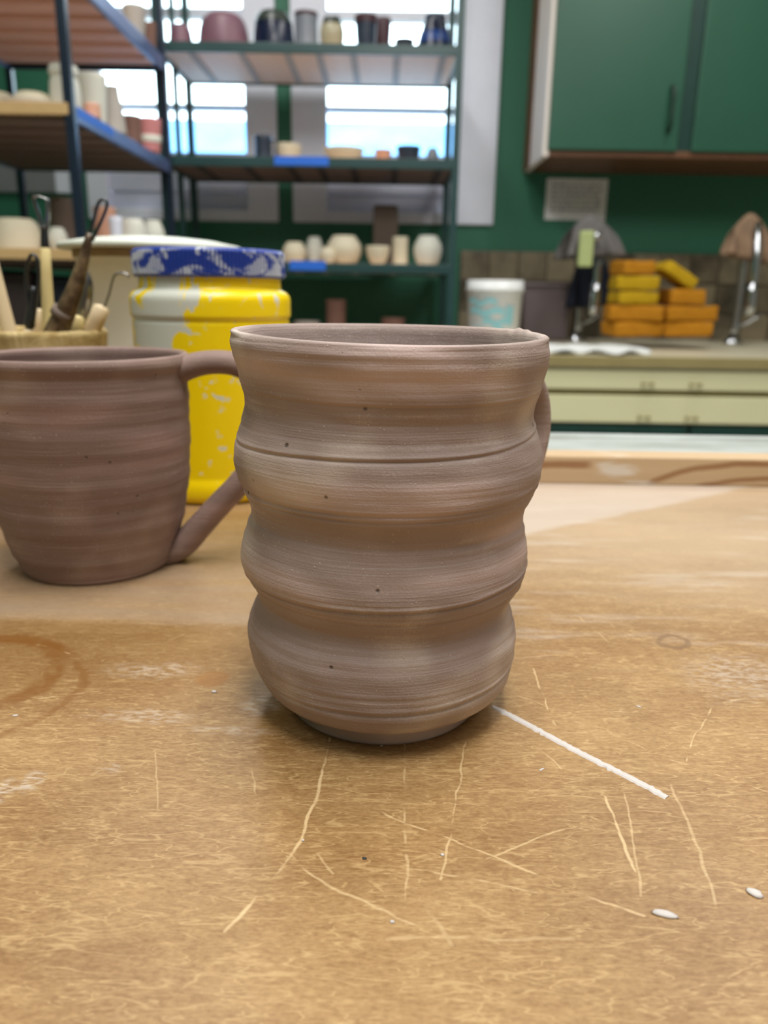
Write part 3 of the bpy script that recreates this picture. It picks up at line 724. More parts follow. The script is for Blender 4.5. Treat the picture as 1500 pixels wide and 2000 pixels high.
def tool_pts(pix, depth):
    return [at(px, py, depth) for px, py in pix]
def extend(p0, p1, dist):
    d = (p1 - p0).normalized(); return p1 + d * dist
def stick(root, name, a, b, r0, r1, mat, bulge=1.0, seg=14):
    a, b = Vector(a), Vector(b); n = 14; pts, rs = [], []
    for i in range(n + 1):
        t = i / n
        pts.append(a.lerp(b, t)); rr = r0 + (r1 - r0) * t
        rr *= 1 + (bulge - 1) * math.sin(math.pi * t)
        if i == 0: rr *= 0.55
        if i == n: rr *= 0.6
        rs.append(rr)
    pts[1] = pts[0].lerp(pts[1], 0.25)
    return tube(name, pts, rs, mat, root, seg=seg)
def tool(name, label, cat='clay tool'):
    return thing(name, label, cat, (0, 0, 0), 'clay tools in the tan cup')
# pale wooden stick, leaning out to the side
t = tool('wooden_modelling_stick', 'thick pale wooden stick leaning to the outside of the tool cup')
a, b = at(-28, 470, 0.49), at(18, 650, 0.49)
stick(t, 'shaft', a, extend(a, b, 0.055), 0.0040, 0.0052, M['palewood'])
# small dark loop tool
t = tool('wire_loop_tool', 'small dark steel loop tool with pointed oval loop, beside the pale stick')
lp = tool_pts([(63, 632), (54, 575), (51, 535), (57, 505), (65, 497), (73, 508), (76, 540), (72, 580), (65, 632)], 0.482)
tube('loop', spline(lp, 5), 0.0009, M['dark_steel'], t, seg=8, rb=0.0020)
a, b = at(66, 560, 0.483), at(57, 642, 0.483)
stick(t, 'ferrule', a, b, 0.0018, 0.0034, M['dark_steel'])
stick(t, 'shaft', b, extend(a, b, 0.055), 0.0032, 0.0030, M['palewood'])
# flat ribbon tool with yellow handle
t = tool('ribbon_tool', 'ribbon loop tool with pale yellow wooden handle standing upright in the cup')
lp = tool_pts([(84, 450), (76, 420), (66, 388), (72, 383), (84, 386), (93, 392), (94, 420), (90, 450)], 0.497)
tube('ribbon', spline(lp, 4), 0.0005, M['steel'], t, seg=8, rb=0.0024, binorm=(0.25, 1, 0))
a, b = at(86, 440, 0.497), at(88, 486, 0.497)
stick(t, 'ferrule', a, b, 0.0020, 0.0026, M['dark_steel'])
a, b = at(88, 480, 0.497), at(96, 650, 0.497)
stick(t, 'handle', a, extend(a, b, 0.055), 0.0027, 0.0050, M['yellowwood'], 1.08)
# another pale stub behind
t = tool('short_wooden_tool', 'short pale wooden tool end between the loop tool and the yellow handle')
a, b = at(76, 603, 0.508), at(74, 655, 0.508)
stick(t, 'shaft', a, extend(a, b, 0.055), 0.0032, 0.0042, M['palewood'])
# dark brown trimming tool
t = tool('brown_trimming_tool', 'dark worn brown trimming tool with long wire loop, leaning across the cup')
lp = tool_pts([(171, 470), (183, 430), (191, 400), (199, 390), (208, 393), (208, 406), (198, 432), (180, 470)], 0.475)
tube('wire_loop', spline(lp, 5), 0.0008, M['dark_steel'], t, seg=8, rb=0.0016)
a, b, c_ = at(176, 455, 0.475), at(148, 560, 0.476), at(110, 650, 0.478)
pts = spline([a, b, c_, extend(b, c_, 0.055)], 6); nn = len(pts)
tube('handle', pts, [0.0016 + 0.0056 * min(1, (i / (nn - 1)) * 1.45) ** 0.8 for i in range(nn)], M['brown_handle'], t, seg=14)
pa_, pb2 = at(126, 606, 0.4765), at(119, 618, 0.477)
tube('wire_binding', [pa_, pb2], 0.0068, M['taupe'], t, seg=16)
# grey metal tool
t = tool('grey_metal_tool', 'short grey metal tool with bright tip behind the brown trimming tool')
a, b = at(164, 528, 0.505), at(158, 640, 0.505)
pts = spline([a, at(170, 560, 0.505), at(163, 610, 0.505), b, extend(a, b, 0.05)], 4)
tube('blade', pts, [0.0012 + 0.0030 * math.sin(math.pi * min(1, 0.12 + i / (len(pts) - 1))) for i in range(len(pts))], M['steel'], t, seg=10)
# stubby wooden end
t = tool('stubby_wooden_tool', 'stubby yellowish wooden handle end beside the hooked needle tool')
a, b = at(150, 616, 0.492), at(146, 655, 0.492)
stick(t, 'handle', a, extend(a, b, 0.05), 0.0046, 0.0052, M['yellowwood'])
# hooked needle tool
t = tool('hooked_needle_tool', 'pale wooden needle tool whose thin wire curls over into a hook')
a, b = at(200, 598, 0.498), at(176, 655, 0.498)
stick(t, 'handle', a, extend(a, b, 0.05), 0.0050, 0.0056, M['palewood'])
tube('wire_hook', spline(tool_pts([(202, 604), (213, 575), (219, 550), (224, 538), (234, 533), (246, 535), (253, 541)], 0.498), 5), 0.0007, M['steel'], t, seg=8)

# ---------------------------------------------------------------- crumbs, slip streak, chips on the table
def streak():
    a, b = on(962, 1380), on(1303, 1558); n = 60; vs, fs = [], []
    d = (b - a); L_ = d.length; d.normalize(); nrm = Vector((-d.y, d.x, 0))
    for i in range(n + 1):
        t = i / n; p = a.lerp(b, t) + nrm * 0.0002 * math.sin(t * 9)
        w = 0.00125 * (1 + 0.5 * mnoise.noise(Vector((t * 55, 0, 0)))) 
        if t > 0.965: w *= 0.75
        if t < 0.04: w *= 0.5 + 12 * t
        w2 = 0.00125 * (1 + 0.55 * mnoise.noise(Vector((t * 55, 5, 0))))
        if t < 0.04: w2 *= 0.5 + 12 * t
        vs += [p + nrm * w, p + nrm * w * 0.6 + Vector((0, 0, 0.0003)), p - nrm * w2 * 0.6 + Vector((0, 0, 0.0003)), p - nrm * w2]
    for i in range(n):
        for k_ in range(3): fs.append((i * 4 + k_, i * 4 + k_ + 1, i * 4 + k_ + 5, i * 4 + k_ + 4))
    fs += [(0, 3, 2, 1), (n * 4, n * 4 + 1, n * 4 + 2, n * 4 + 3)]
    me = bpy.data.meshes.new('mesh'); me.from_pydata([tuple(v) for v in vs], [], fs); me.update(); return me
tag(link('slip_streak', streak(), M['white_chip']), 'straight white line of dried slip running out from under the wavy mug', 'slip line')
def chip(name, label, cat, px, py, lx, ly, lz, mat, rz=0.0, z=0.0, group=None):
    bm = bmesh.new(); bmesh.ops.create_icosphere(bm, subdivisions=2, radius=1.0)
    sd = random.random() * 50
    for v in bm.verts:
        k_ = 1 + 0.35 * mnoise.noise(v.co * 1.3 + Vector((sd, 0, 0)))
        v.co = Vector((v.co.x * lx * k_, v.co.y * ly * k_, max(v.co.z, -0.25) * lz + 0.25 * lz))
    o = link(name, bm_mesh(bm, True), mat); o.location = on(px, py, z); o.rotation_euler = (0, 0, rz)
    return tag(o, label, cat, group)
gc = 'clay crumbs on the table'
chip('clay_chip', 'elongated white clay chip lying low on the table near the frame bottom', 'crumb', 1296, 1786, 0.0027, 0.0011, 0.0006, M['white_chip'], -0.25, group=gc)
chip('clay_chip', 'white wedge-shaped clay chip at the table side, cut close to the picture edge', 'crumb', 1474, 1746, 0.0018, 0.0013, 0.0006, M['white_chip'], -0.8, group=gc)
chip('clay_crumb', 'small bright crumb on the brown stain between the two mugs', 'crumb', 418, 1352, 0.0009, 0.0006, 0.0005, M['white_chip'], 0.1, group=gc)
chip('clay_crumb', 'tiny white crumb right in front of the wavy mug foot', 'crumb', 745, 1457, 0.0004, 0.0003, 0.0003, M['white_chip'], 0.1, group=gc)
chip('clay_crumb', 'tiny pale crumb on the long curved scratch', 'crumb', 592, 1642, 0.0004, 0.0003, 0.0003, M['white_chip'], 0.1, group=gc)
chip('clay_crumb', 'pale sliver of clay beside the white slip line', 'crumb', 1058, 1503, 0.0010, 0.0003, 0.0002, M['white_chip'], 0.6, group=gc)
chip('clay_crumb', 'small pale flake beyond the white slip line', 'crumb', 1247, 1380, 0.0010, 0.0004, 0.0002, M['white_chip'], -0.7, group=gc)
chip('clay_crumb', 'tiny pale crumb next to a steep scratch, in front of the wavy mug', 'crumb', 864, 1670, 0.0005, 0.0004, 0.0003, M['white_chip'], group=gc)
chip('clay_crumb', 'blurred pale crumb nearest to the viewer', 'crumb', 766, 1801, 0.0005, 0.0004, 0.0003, M['white_chip'], group=gc)
chip('clay_crumb', 'tiny bright crumb near the ring stain', 'crumb', 30, 1398, 0.0009, 0.0004, 0.0003, M['white_chip'], 0.2, group=gc)
chip('dark_speck', 'small black speck on the table in front of the wavy mug', 'speck', 712, 1677, 0.0006, 0.0004, 0.0003, M['black_chip'])

# ---------------------------------------------------------------- racks
R1Y0, R1Y1 = 2.45, 2.80
r1x0, r1x1 = at(320, 300, R1Y0).x, at(890, 300, R1Y0).x
rack1 = thing('shelving_rack', 'dark green metal shelving rack with plank shelves in front of the window', 'rack', ((r1x0 + r1x1) / 2, R1Y0, FLOOR))
ox, oy, oz = rack1.location
def part(root, nm, a, b, mt, bv=0.0):
    l = root.location
    return box(nm, (a[0] - l.x, a[1] - l.y, a[2] - l.z), (b[0] - l.x, b[1] - l.y, b[2] - l.z), mt, root, bv)
for x in (r1x0, r1x1):
    for y in (R1Y0, R1Y1):
        part(rack1, 'post', (x - 0.011, y - 0.011, FLOOR), (x + 0.011, y + 0.011, 1.35), M['rack'], 0.002)
part(rack1, 'post', (r1x0 - 0.008, 2.62, FLOOR), (r1x0 + 0.008, 2.636, 1.35), M['rack'], 0.002)
SH = []
for py0, py1 in ((86, 107), (308, 328), (513, 532), (655, 675)):
    zt, zb = at(605, py0, R1Y0).z, at(605, py1, R1Y0).z
    part(rack1, 'rail', (r1x0, R1Y0 - 0.012, zb), (r1x1, R1Y0 - 0.004, zt), M['rack'], 0.0015)
    part(rack1, 'rail', (r1x0, R1Y1 - 0.004, zb), (r1x1, R1Y1 + 0.006, zt), M['rack'], 0.0015)
    for x in (r1x0, r1x1): part(rack1, 'side_rail', (x - 0.006, R1Y0, zb), (x + 0.006, R1Y1, zt), M['rack'], 0.0015)
    edges = [xpx(p, 110, R1Y0) for p in (335, 372, 470, 560, 622, 690, 775, 866, 889)]
    edges[0] = r1x0 + 0.008; edges[-1] = r1x1 - 0.008
    for i in range(len(edges) - 1):
        two = py0 == 308                                # dark layer below the pale planks puts the underside's shade into colour
        part(rack1, 'plank', (edges[i] + 0.002, R1Y0 - 0.002, zt - (0.010 if two else 0.022)), (edges[i + 1] - 0.002, R1Y1 - 0.006, zt - 0.002), M['plank'], 0.0015)
        if two: part(rack1, 'underside_shade', (edges[i] + 0.001, R1Y0 - 0.002, zt - 0.022), (edges[i + 1] - 0.001, R1Y1 - 0.006, zt - 0.0102), M['plank_dark'])
    for e in edges[1:-1]:
        part(rack1, 'cross_bar', (e - 0.010, R1Y0, zb + 0.002), (e + 0.010, R1Y1 - 0.006, zt - 0.0225), M['brownbox' if py0 == 308 else 'greyclay'])  # bars under the shaded shelf get a darker colour as its shade
    SH.append(zt - 0.002)
for (px0, px1, py0, py1, lbl) in ((536, 642, 306, 322, 'blue tape strip'), (566, 636, 510, 527, 'blue tape strip')):
    a, b = at(px0, py1, R1Y0 - 0.0125), at(px1, py0, R1Y0 - 0.0125)
    part(rack1, 'blue_tape', (a.x, R1Y0 - 0.0135, a.z), (b.x, R1Y0 - 0.012, b.z), M['tape'])['label'] = 'bright blue tape label on the shelf rail'

R2Y0, R2Y1 = 1.70, 2.42
r2x1 = at(318, 128, R2Y1).x; r2x0 = -1.075
rack2 = thing('slatted_rack', 'tall slate-coloured rack with slatted wooden shelves along the side wall', 'rack', ((r2x0 + r2x1) / 2, R2Y0, FLOOR))
for x in (r2x0, r2x1):
    for y in (R2Y0, R2Y1):
        part(rack2, 'post', (x - 0.0095, y - 0.0095, FLOOR), (x + 0.0095, y + 0.0095, 1.5), M['rack2'], 0.002)
SL = []
for k, (py0, py1, yy, slats) in enumerate(((112, 140, R2Y1, 'plank2'), (316, 338, R2Y1, 'plank_dark'), (485, 500, R2Y0, 'plank_dark'), (930, 945, R2Y0, 'plank_dark'))):
    px_ = 318 if yy == R2Y1 else 60
    zt, zb = at(px_, py0, yy).z, at(px_, py1, yy).z
    for x, s_ in ((r2x0, 1), (r2x1, -1)):
        part(rack2, 'side_rail', (x - 0.006, R2Y0, zb), (x + 0.006, R2Y1, zt), M['rail2'], 0.0015)
    part(rack2, 'front_edge', (r2x0, R2Y0 - 0.01, zt - 0.022), (r2x1, R2Y0 + 0.004, zt), M['shelf_wood'], 0.0015)
    part(rack2, 'rail', (r2x0, R2Y1 - 0.004, zb), (r2x1, R2Y1 + 0.006, zt), M['rack2'], 0.0015)
    part(rack2, 'shelf_board', (r2x0 + 0.007, R2Y0 + 0.004, zt - 0.014), (r2x1 - 0.007, R2Y1 - 0.005, zt), M['plank'])
    y = R2Y0 + 0.01
    while y < R2Y1 - 0.07:
        part(rack2, 'slat', (r2x0 + 0.008, y, zt - 0.030), (r2x1 - 0.008, y + 0.066, zt - 0.0142), M[slats], 0.003)
        y += 0.101
    SL.append(zt)
za = SL[1]
part(rack2, 'blue_tape', (r2x1 + 0.0062, at(168, 250, 1.72).y, za - 0.020), (r2x1 + 0.0075, 1.93, za - 0.001), M['tape'])['label'] = 'bright blue tape label on the side rail'

# ---------------------------------------------------------------- pots on the racks
def pot_prof(kind, r, h):
    t = max(0.004, r * 0.09)
    if kind == 'bowl': o = [(r * .45, 0), (r * .55, h * .05), (r * .8, h * .35), (r * .95, h * .7), (r, h)]
    elif kind == 'cyl': o = [(r * .93, 0), (r, h * .04), (r * .98, h * .5), (r, h)]
    elif kind == 'round': o = [(r * .6, 0), (r * .82, h * .15), (r, h * .45), (r * .96, h * .7), (r * .72, h * .93), (r * .66, h)]
    elif kind == 'dome': o = [(r, 0), (r * 1.0, h * .25), (r * .94, h * .6), (r * .84, h * .85), (r * .70, h * .97)]
    elif kind == 'cone': o = [(r, 0), (r * .97, h * .1), (r * .78, h * .55), (r * .60, h * .85), (r * .58, h)]
    elif kind == 'vase': o = [(r * .8, 0), (r * .95, h * .08), (r, h * .35), (r * .93, h * .68), (r * .80, h * .75), (r * .88, h * .79), (r * .96, h * .86), (r * .9, h)]
    elif kind == 'plate': o = [(r * .5, 0), (r * .6, h * .2), (r * .9, h * .7), (r, h)]
    elif kind == 'taper': o = [(r * .72, 0), (r * .78, h * .05), (r * .9, h * .5), (r, h)]
    pts = spline([(a, 0, b) for a, b in o], 5)
    out = [(max(0.001, p.x), min(max(p.z, 0), h)) for p in pts]
    if kind == 'dome':
        return [(0.0, 0.0)] + out + [(r * .66, h), (r * .6, h * .97), (0.0, h * .95)]
    ri = out[-1][0]
    inn = [(ri - t * .4, h + t * .3), (ri - t, h - t * .2)] + [(max(0.002, p[0] - t), max(p[1], t * 1.2)) for p in reversed(out[:-1]) if p[1] > t * 1.2] + [(0.0, t * 1.2)]
    return [(0.0, 0.0)] + out + inn
def pot(name, label, cat, kind, pxc, pxw, pytop, z0, depth, mat, group, band=None, handle=None, seg=40):
    c = at(pxc, pytop, depth)
    dep = (Vector((c.x, depth, (c.z + z0) / 2)) - CAM).dot(FW)
    r = pxw / 2 * dep / F; h = max(c.z - z0, 0.02)
    root = thing(name, label, cat, (c.x, depth, z0 + 0.0005), group)
    lathe('body', pot_prof(kind, r, h), M[mat], root, seg=seg, cap0=False, cap1=False)
    if band:
        fr0, fr1, bm_ = band
        pr_ = [p for p in pot_prof(kind, r, h)[1:] if fr0 * h <= p[1] <= fr1 * h]
        outer = []
        for p in pr_:
            if outer and p[1] < outer[-1][1] - 1e-6: break
            outer.append(p)
        if len(outer) > 1:
            lathe('glaze_band', [(p[0] + 0.0012, p[1]) for p in outer], M[bm_], root, seg=seg, cap0=False, cap1=False)
    if handle:
        sgn = handle
        tube('handle', spline([(sgn * r * 0.9, 0, h * .8), (sgn * r * 1.4, 0, h * .8), (sgn * r * 1.5, 0, h * .5), (sgn * r * 1.3, 0, h * .25), (sgn * r * .9, 0, h * .2)], 5), r * 0.11, M[mat], root, seg=10)
    return root
g1, g2, g3 = 'glazed pots on the top shelf', 'pots on the middle shelf', 'bisque pots on the lower shelf'
y1 = 2.53
pot('glazed_bowl', 'small mauve bowl at the corner end of the top shelf', 'bowl', 'dome', 352, 46, 50, SH[0], y1, 'mauve', g1)
pot('glazed_bowl', 'wide mauve upturned bowl on the top shelf', 'bowl', 'dome', 436, 98, 33, SH[0], y1, 'mauve', g1)
pot('glazed_pot', 'wide navy-black pot with olive top on the top shelf', 'pot', 'dome', 534, 80, 27, SH[0], y1, 'navy', g1, band=(0.66, 1.0, 'olive'))
pot('glazed_mug', 'grey mug with dark rim on the top shelf', 'mug', 'cyl', 598, 46, 27, SH[0], y1, 'greyglaze', g1, band=(0.8, 1.0, 'plumglaze'))
pot('glazed_jar', 'cream jar with dark collar on the top shelf', 'jar', 'round', 649, 48, 36, SH[0], y1, 'creamglaze', g1, band=(0.78, 1.0, 'olive'))
pot('glazed_mug', 'slate mug with plum rim on the top shelf', 'mug', 'taper', 715, 44, 33, SH[0], y1, 'slateglaze', g1, band=(0.7, 1.0, 'plumglaze'))
pot('glazed_cup', 'dark plum cup next to the slate mug on the top shelf', 'cup', 'taper', 748, 34, 38, SH[0], y1 + 0.09, 'plumglaze', g1)
pot('glazed_dish', 'low dark dish between the plum cup and the cobalt vase', 'dish', 'plate', 790, 40, 80, SH[0], y1, 'slateglaze', g1)
pot('glazed_vase', 'tapering cobalt blue vase with dark neck at the post end of the top shelf', 'vase', 'cone', 850, 72, 33, SH[0], y1, 'navy', g1, band=(0.2, 0.62, 'blueglaze'))
pot('glazed_cup', 'small blue cup with handle on the middle shelf above the tape', 'cup', 'cyl', 514, 34, 266, SH[1], y1, 'slateglaze', g2, handle=1)
pot('bisque_dish', 'low cream dish beside the blue cup on the middle shelf', 'dish', 'bowl', 562, 54, 284, SH[1], y1 + .05, 'bisque', g2)
pot('bisque_dish', 'flat pale dish in the middle of the middle shelf', 'dish', 'plate', 672, 80, 292, SH[1], y1 + .05, 'bisque', g2)
pot('peach_dish', 'small flat peach dish beside the dark bowl on the middle shelf', 'dish', 'plate', 748, 36, 294, SH[1], y1, 'peach', g2)
pot('dark_bowl', 'small dark slate bowl near the post on the middle shelf', 'bowl', 'taper', 798, 48, 288, SH[1], y1, 'slateglaze', g2)
pot('small_cup', 'tiny grey-blue cup beside the rack post on the middle shelf', 'cup', 'round', 845, 24, 290, SH[1], y1, 'greyglaze', g2)
y3 = 2.54
pot('bisque_cup', 'cream bisque cup nearest the jar lid on the lower shelf', 'cup', 'round', 575, 46, 474, SH[2], y3, 'bisque', g3)
pot('bisque_cup', 'narrow pale bisque cup behind the tape on the lower shelf', 'cup', 'round', 614, 34, 464, SH[2], y3 + .06, 'bisque_w', g3)
pot('bisque_pot', 'widest rounded cream bisque pot on the lower shelf', 'pot', 'round', 672, 68, 462, SH[2], y3, 'bisque', g3)
pot('bisque_cup', 'short stubby cup next to the widest bisque pot', 'cup', 'round', 640, 30, 484, SH[2], y3 - .05, 'bisque', g3)
pot('bisque_bowl', 'low cream bisque bowl in front of the dark block', 'bowl', 'bowl', 738, 46, 482, SH[2], y3 - .03, 'bisque', g3)
pot('bisque_tumbler', 'slim upright cream tumbler on the lower shelf', 'tumbler', 'cyl', 782, 30, 464, SH[2], y3, 'bisque', g3)
pot('bisque_jar', 'round white bisque jar at the post end of the lower shelf', 'jar', 'round', 836, 54, 462, SH[2], y3, 'bisque_w', g3)
blk = thing('clay_block', 'tall taupe slab-built box standing behind the bisque bowl', 'box', (at(753, 450, 2.68).x, 2.68, SH[2] + 0.0005))
bh = at(753, 404, 2.68).z - SH[2]
box('box_body', (-0.040, -0.03, 0), (0.040, 0.03, bh), M['taupe'], blk, 0.006)
box('box_rim', (-0.034, -0.024, bh - 0.001), (0.034, 0.024, bh + 0.003), M['brownclay'], blk, 0.001)
pot('brown_cylinder', 'dark brown clay cylinder on the shadowed bottom shelf', 'pot', 'cyl', 656, 38, 586, SH[3], 2.55, 'brownclay', 'clay pots on the bottom shelf')
pot('brown_dish', 'low brown clay dish on the shadowed bottom shelf', 'dish', 'taper', 768, 46, 622, SH[3], 2.55, 'brownclay', 'clay pots on the bottom shelf')
pot('pale_dish', 'pale low dish on the bottom shelf beside the yellow jar', 'dish', 'taper', 600, 50, 628, SH[3], 2.55, 'greyclay', 'clay pots on the bottom shelf')

ga, gb = 'pots on the slatted rack', 'pots on the low shelf of the slatted rack'
pot('white_vase', 'tall white bisque vase with collar beside the rack post', 'vase', 'vase', 123, 58, 131, SL[1], 1.80, 'bisque_w', ga)
pot('white_jug', 'large white jug behind the rack post', 'jug', 'taper', 178, 56, 148, SL[1], 1.96, 'bisque_w', ga, handle=-1)
pot('bisque_bowl', 'upturned cream bowl on a plate on the slatted rack', 'bowl', 'dome', 64, 74, 190, SL[1] + 0.018, 1.80, 'bisque', ga)
pot('bisque_plate', 'wide white plate under the upturned cream bowl', 'plate', 'plate', 60, 100, 222, SL[1], 1.80, 'bisque_w', ga)
pot('bisque_bowl', 'cream bowl cut by the picture edge on the slatted rack', 'bowl', 'bowl', -12, 60, 184, SL[1], 1.86, 'bisque', ga)
pot('peach_cup', 'small peach cup in front of the grey vase on the slatted rack', 'cup', 'cyl', 180, 30, 205, SL[1], 1.84, 'peach', ga)
pot('grey_vase', 'tapering grey clay vase on the slatted rack', 'vase', 'cone', 217, 48, 170, SL[1], 2.02, 'greyclay', ga)
pot('brown_pot', 'brown clay pot between the grey vase and the pink pot', 'pot', 'cyl', 256, 36, 228, SL[1], 2.14, 'brownclay', ga)
pot('pink_pot', 'pink pot with pale band at the far end of the slatted rack', 'pot', 'taper', 291, 46, 234, SL[1], 2.27, 'pinkclay', ga, band=(0.25, 0.5, 'bisque_w'))
pot('grey_pot', 'grey pot on the upper slatted shelf near the far post', 'pot', 'taper', 262, 44, 14, SL[0], 2.24, 'greyclay', ga)
pot('rust_pot', 'rust-brown pot at the far end of the upper slatted shelf', 'pot', 'taper', 292, 26, 46, SL[0], 2.34, 'brownclay', ga)
pot('cream_bowl', 'wide cream bisque bowl on the low shelf of the slatted rack', 'bowl', 'dome', 30, 92, 428, SL[2], 1.80, 'bisque', gb)
pot('white_cup', 'small rounded white cup behind the ribbon tool', 'cup', 'round', 111, 36, 446, SL[2], 1.80, 'bisque_w', gb)
pot('brown_jug', 'tall brown clay pot on the low shelf behind the ribbon tool', 'pot', 'cyl', 118, 46, 388, SL[2], 2.00, 'taupe', gb)
pot('peach_pot', 'peach clay pot behind the wire loop of the brown tool', 'pot', 'cyl', 203, 42, 406, SL[2], 2.05, 'peach', gb)
pot('lavender_cup', 'small pale lavender cup beside the peach pot', 'cup', 'taper', 225, 26, 425, SL[2], 1.95, 'casing', gb)
pot('white_bowl', 'white bowl above the bucket lid', 'bowl', 'dome', 256, 60, 428, SL[2], 2.10, 'bisque_w', gb)
pot('white_pot', 'white pot next to the white bowl above the bucket lid', 'pot', 'round', 298, 44, 432, SL[2], 2.20, 'bisque_w', gb)
bh_ = (SL[2] - SL[3] - 0.055) / 0.9  # height and number of bins chosen to fill the shelf's dark interior
for (px, w_, mt, hh, lb, dy) in ((-22, 0.078, 'darkbox', bh_, 'dark navy bin under the low slatted shelf, cut by the picture edge', 0), (47, 0.066, 'brownbox', bh_ * 0.98, 'dark brown bin under the low slatted shelf, beside the navy bin', 0.02), (113, 0.070, 'darkbox', bh_ * 0.96, 'dark navy bin under the low slatted shelf, next to the rack post', 0.03), (180, 0.066, 'brownbox', bh_ * 0.97, 'dark brown bin behind the beige bucket, under the low slatted shelf', 0.05)):
    x = at(px, 560, 1.80).x
    bn = thing('storage_bin', lb, 'bin', (x, 1.80 + dy, SL[3] + 0.0005), 'dark bins under the slatted rack')
    box('bin_body', (-w_ / 2, -0.06, 0), (w_ / 2, 0.2, hh * 0.9), M[mt], bn, 0.006)
    box('bin_lid', (-w_ / 2 - 0.002, -0.063, hh * 0.9), (w_ / 2 + 0.002, 0.203, hh * 0.9 + 0.012), M[mt], bn, 0.003)

# ---------------------------------------------------------------- wall cabinet
CYF = 2.53
cxl = at(1064, 250, CYF).x; czb = at(1064, 304, CYF).z; cxr = XR - 0.02
cab = thing('wall_cabinet', 'dark green wall cabinet with pale side panel, hung above the sink counter', 'cabinet', ((cxl + cxr) / 2, WY, czb))
part(cab, 'cabinet_box', (cxl + 0.018, CYF + 0.012, czb + 0.02), (cxr, WY - 0.001, czb + 1.05), M['cab_green'])
part(cab, 'side_panel', (cxl, CYF + 0.004, czb), (cxl + 0.018, WY - 0.001, czb + 1.05), M['cab_side'], 0.001)
part(cab, 'side_trim', (cxl - 0.004, WY - 0.11, czb), (cxl, WY - 0.001, czb + 1.05), M['cab_brown'])
part(cab, 'bottom_panel', (cxl + 0.018, CYF + 0.002, czb), (cxr, WY - 0.001, czb + 0.018), M['cab_brown'])
dxs = [cxl + 0.006, at(1350, 150, CYF).x]
while dxs[-1] < cxr - 0.3: dxs.append(dxs[-1] + (dxs[1] - dxs[0]))
for i in range(len(dxs) - 1):
    x0, x1 = dxs[i] + 0.022, dxs[i + 1] - 0.022
    if i == 0: x0 = cxl + 0.012
    d_ = part(cab, 'door', (x0, CYF - 0.010, czb + 0.016), (x1, CYF + 0.010, czb + 1.04), M['cab_green'], 0.003)
    hx = x1 - 0.034; hz = at(1315, 258, CYF).z
    pts = spline([(hx - cab.location.x, CYF - 0.010 - WY, hz - czb), (hx - cab.location.x, CYF - 0.034 - WY, hz + 0.012 - czb), (hx - cab.location.x, CYF - 0.036 - WY, hz + 0.06 - czb), (hx - cab.location.x, CYF - 0.034 - WY, hz + 0.108 - czb), (hx - cab.location.x, CYF - 0.010 - WY, hz + 0.12 - czb)], 4)
    tube('handle', pts, 0.006, M['cab_handle'], d_, seg=10)
part(cab, 'centre_stile', (dxs[1] - 0.021, CYF + 0.002, czb + 0.018), (dxs[1] + 0.021, CYF + 0.0125, czb + 1.04), M['low_green'])

# note taped to the wall below the cabinet
nt_ = thing('wall_note', 'white handwritten note taped to the green wall below the cabinet', 'note', (at(1125, 390, WY).x, WY - 0.002, at(1125, 430, WY).z))
nw, nh_ = at(1185, 390, WY).x - at(1066, 390, WY).x, at(1125, 349, WY).z - at(1125, 430, WY).z
box('sheet', (-nw / 2, -0.0006, 0), (nw / 2, 0.001, nh_), M['paper'], nt_)
bm = bmesh.new()
for r in range(6):
    x = -nw / 2 + 0.02; z = nh_ * (0.82 - r * 0.12)
    while x < nw / 2 - 0.03:
        w_ = random.uniform(0.008, 0.022); box_bm(bm, (x, -0.0012, z), (x + w_, -0.0006, z + 0.006 + random.random() * 0.003)); x += w_ + 0.006
wr = link('writing', bm_mesh(bm), M['ink'], nt_); wr['kind'] = 'stuff'

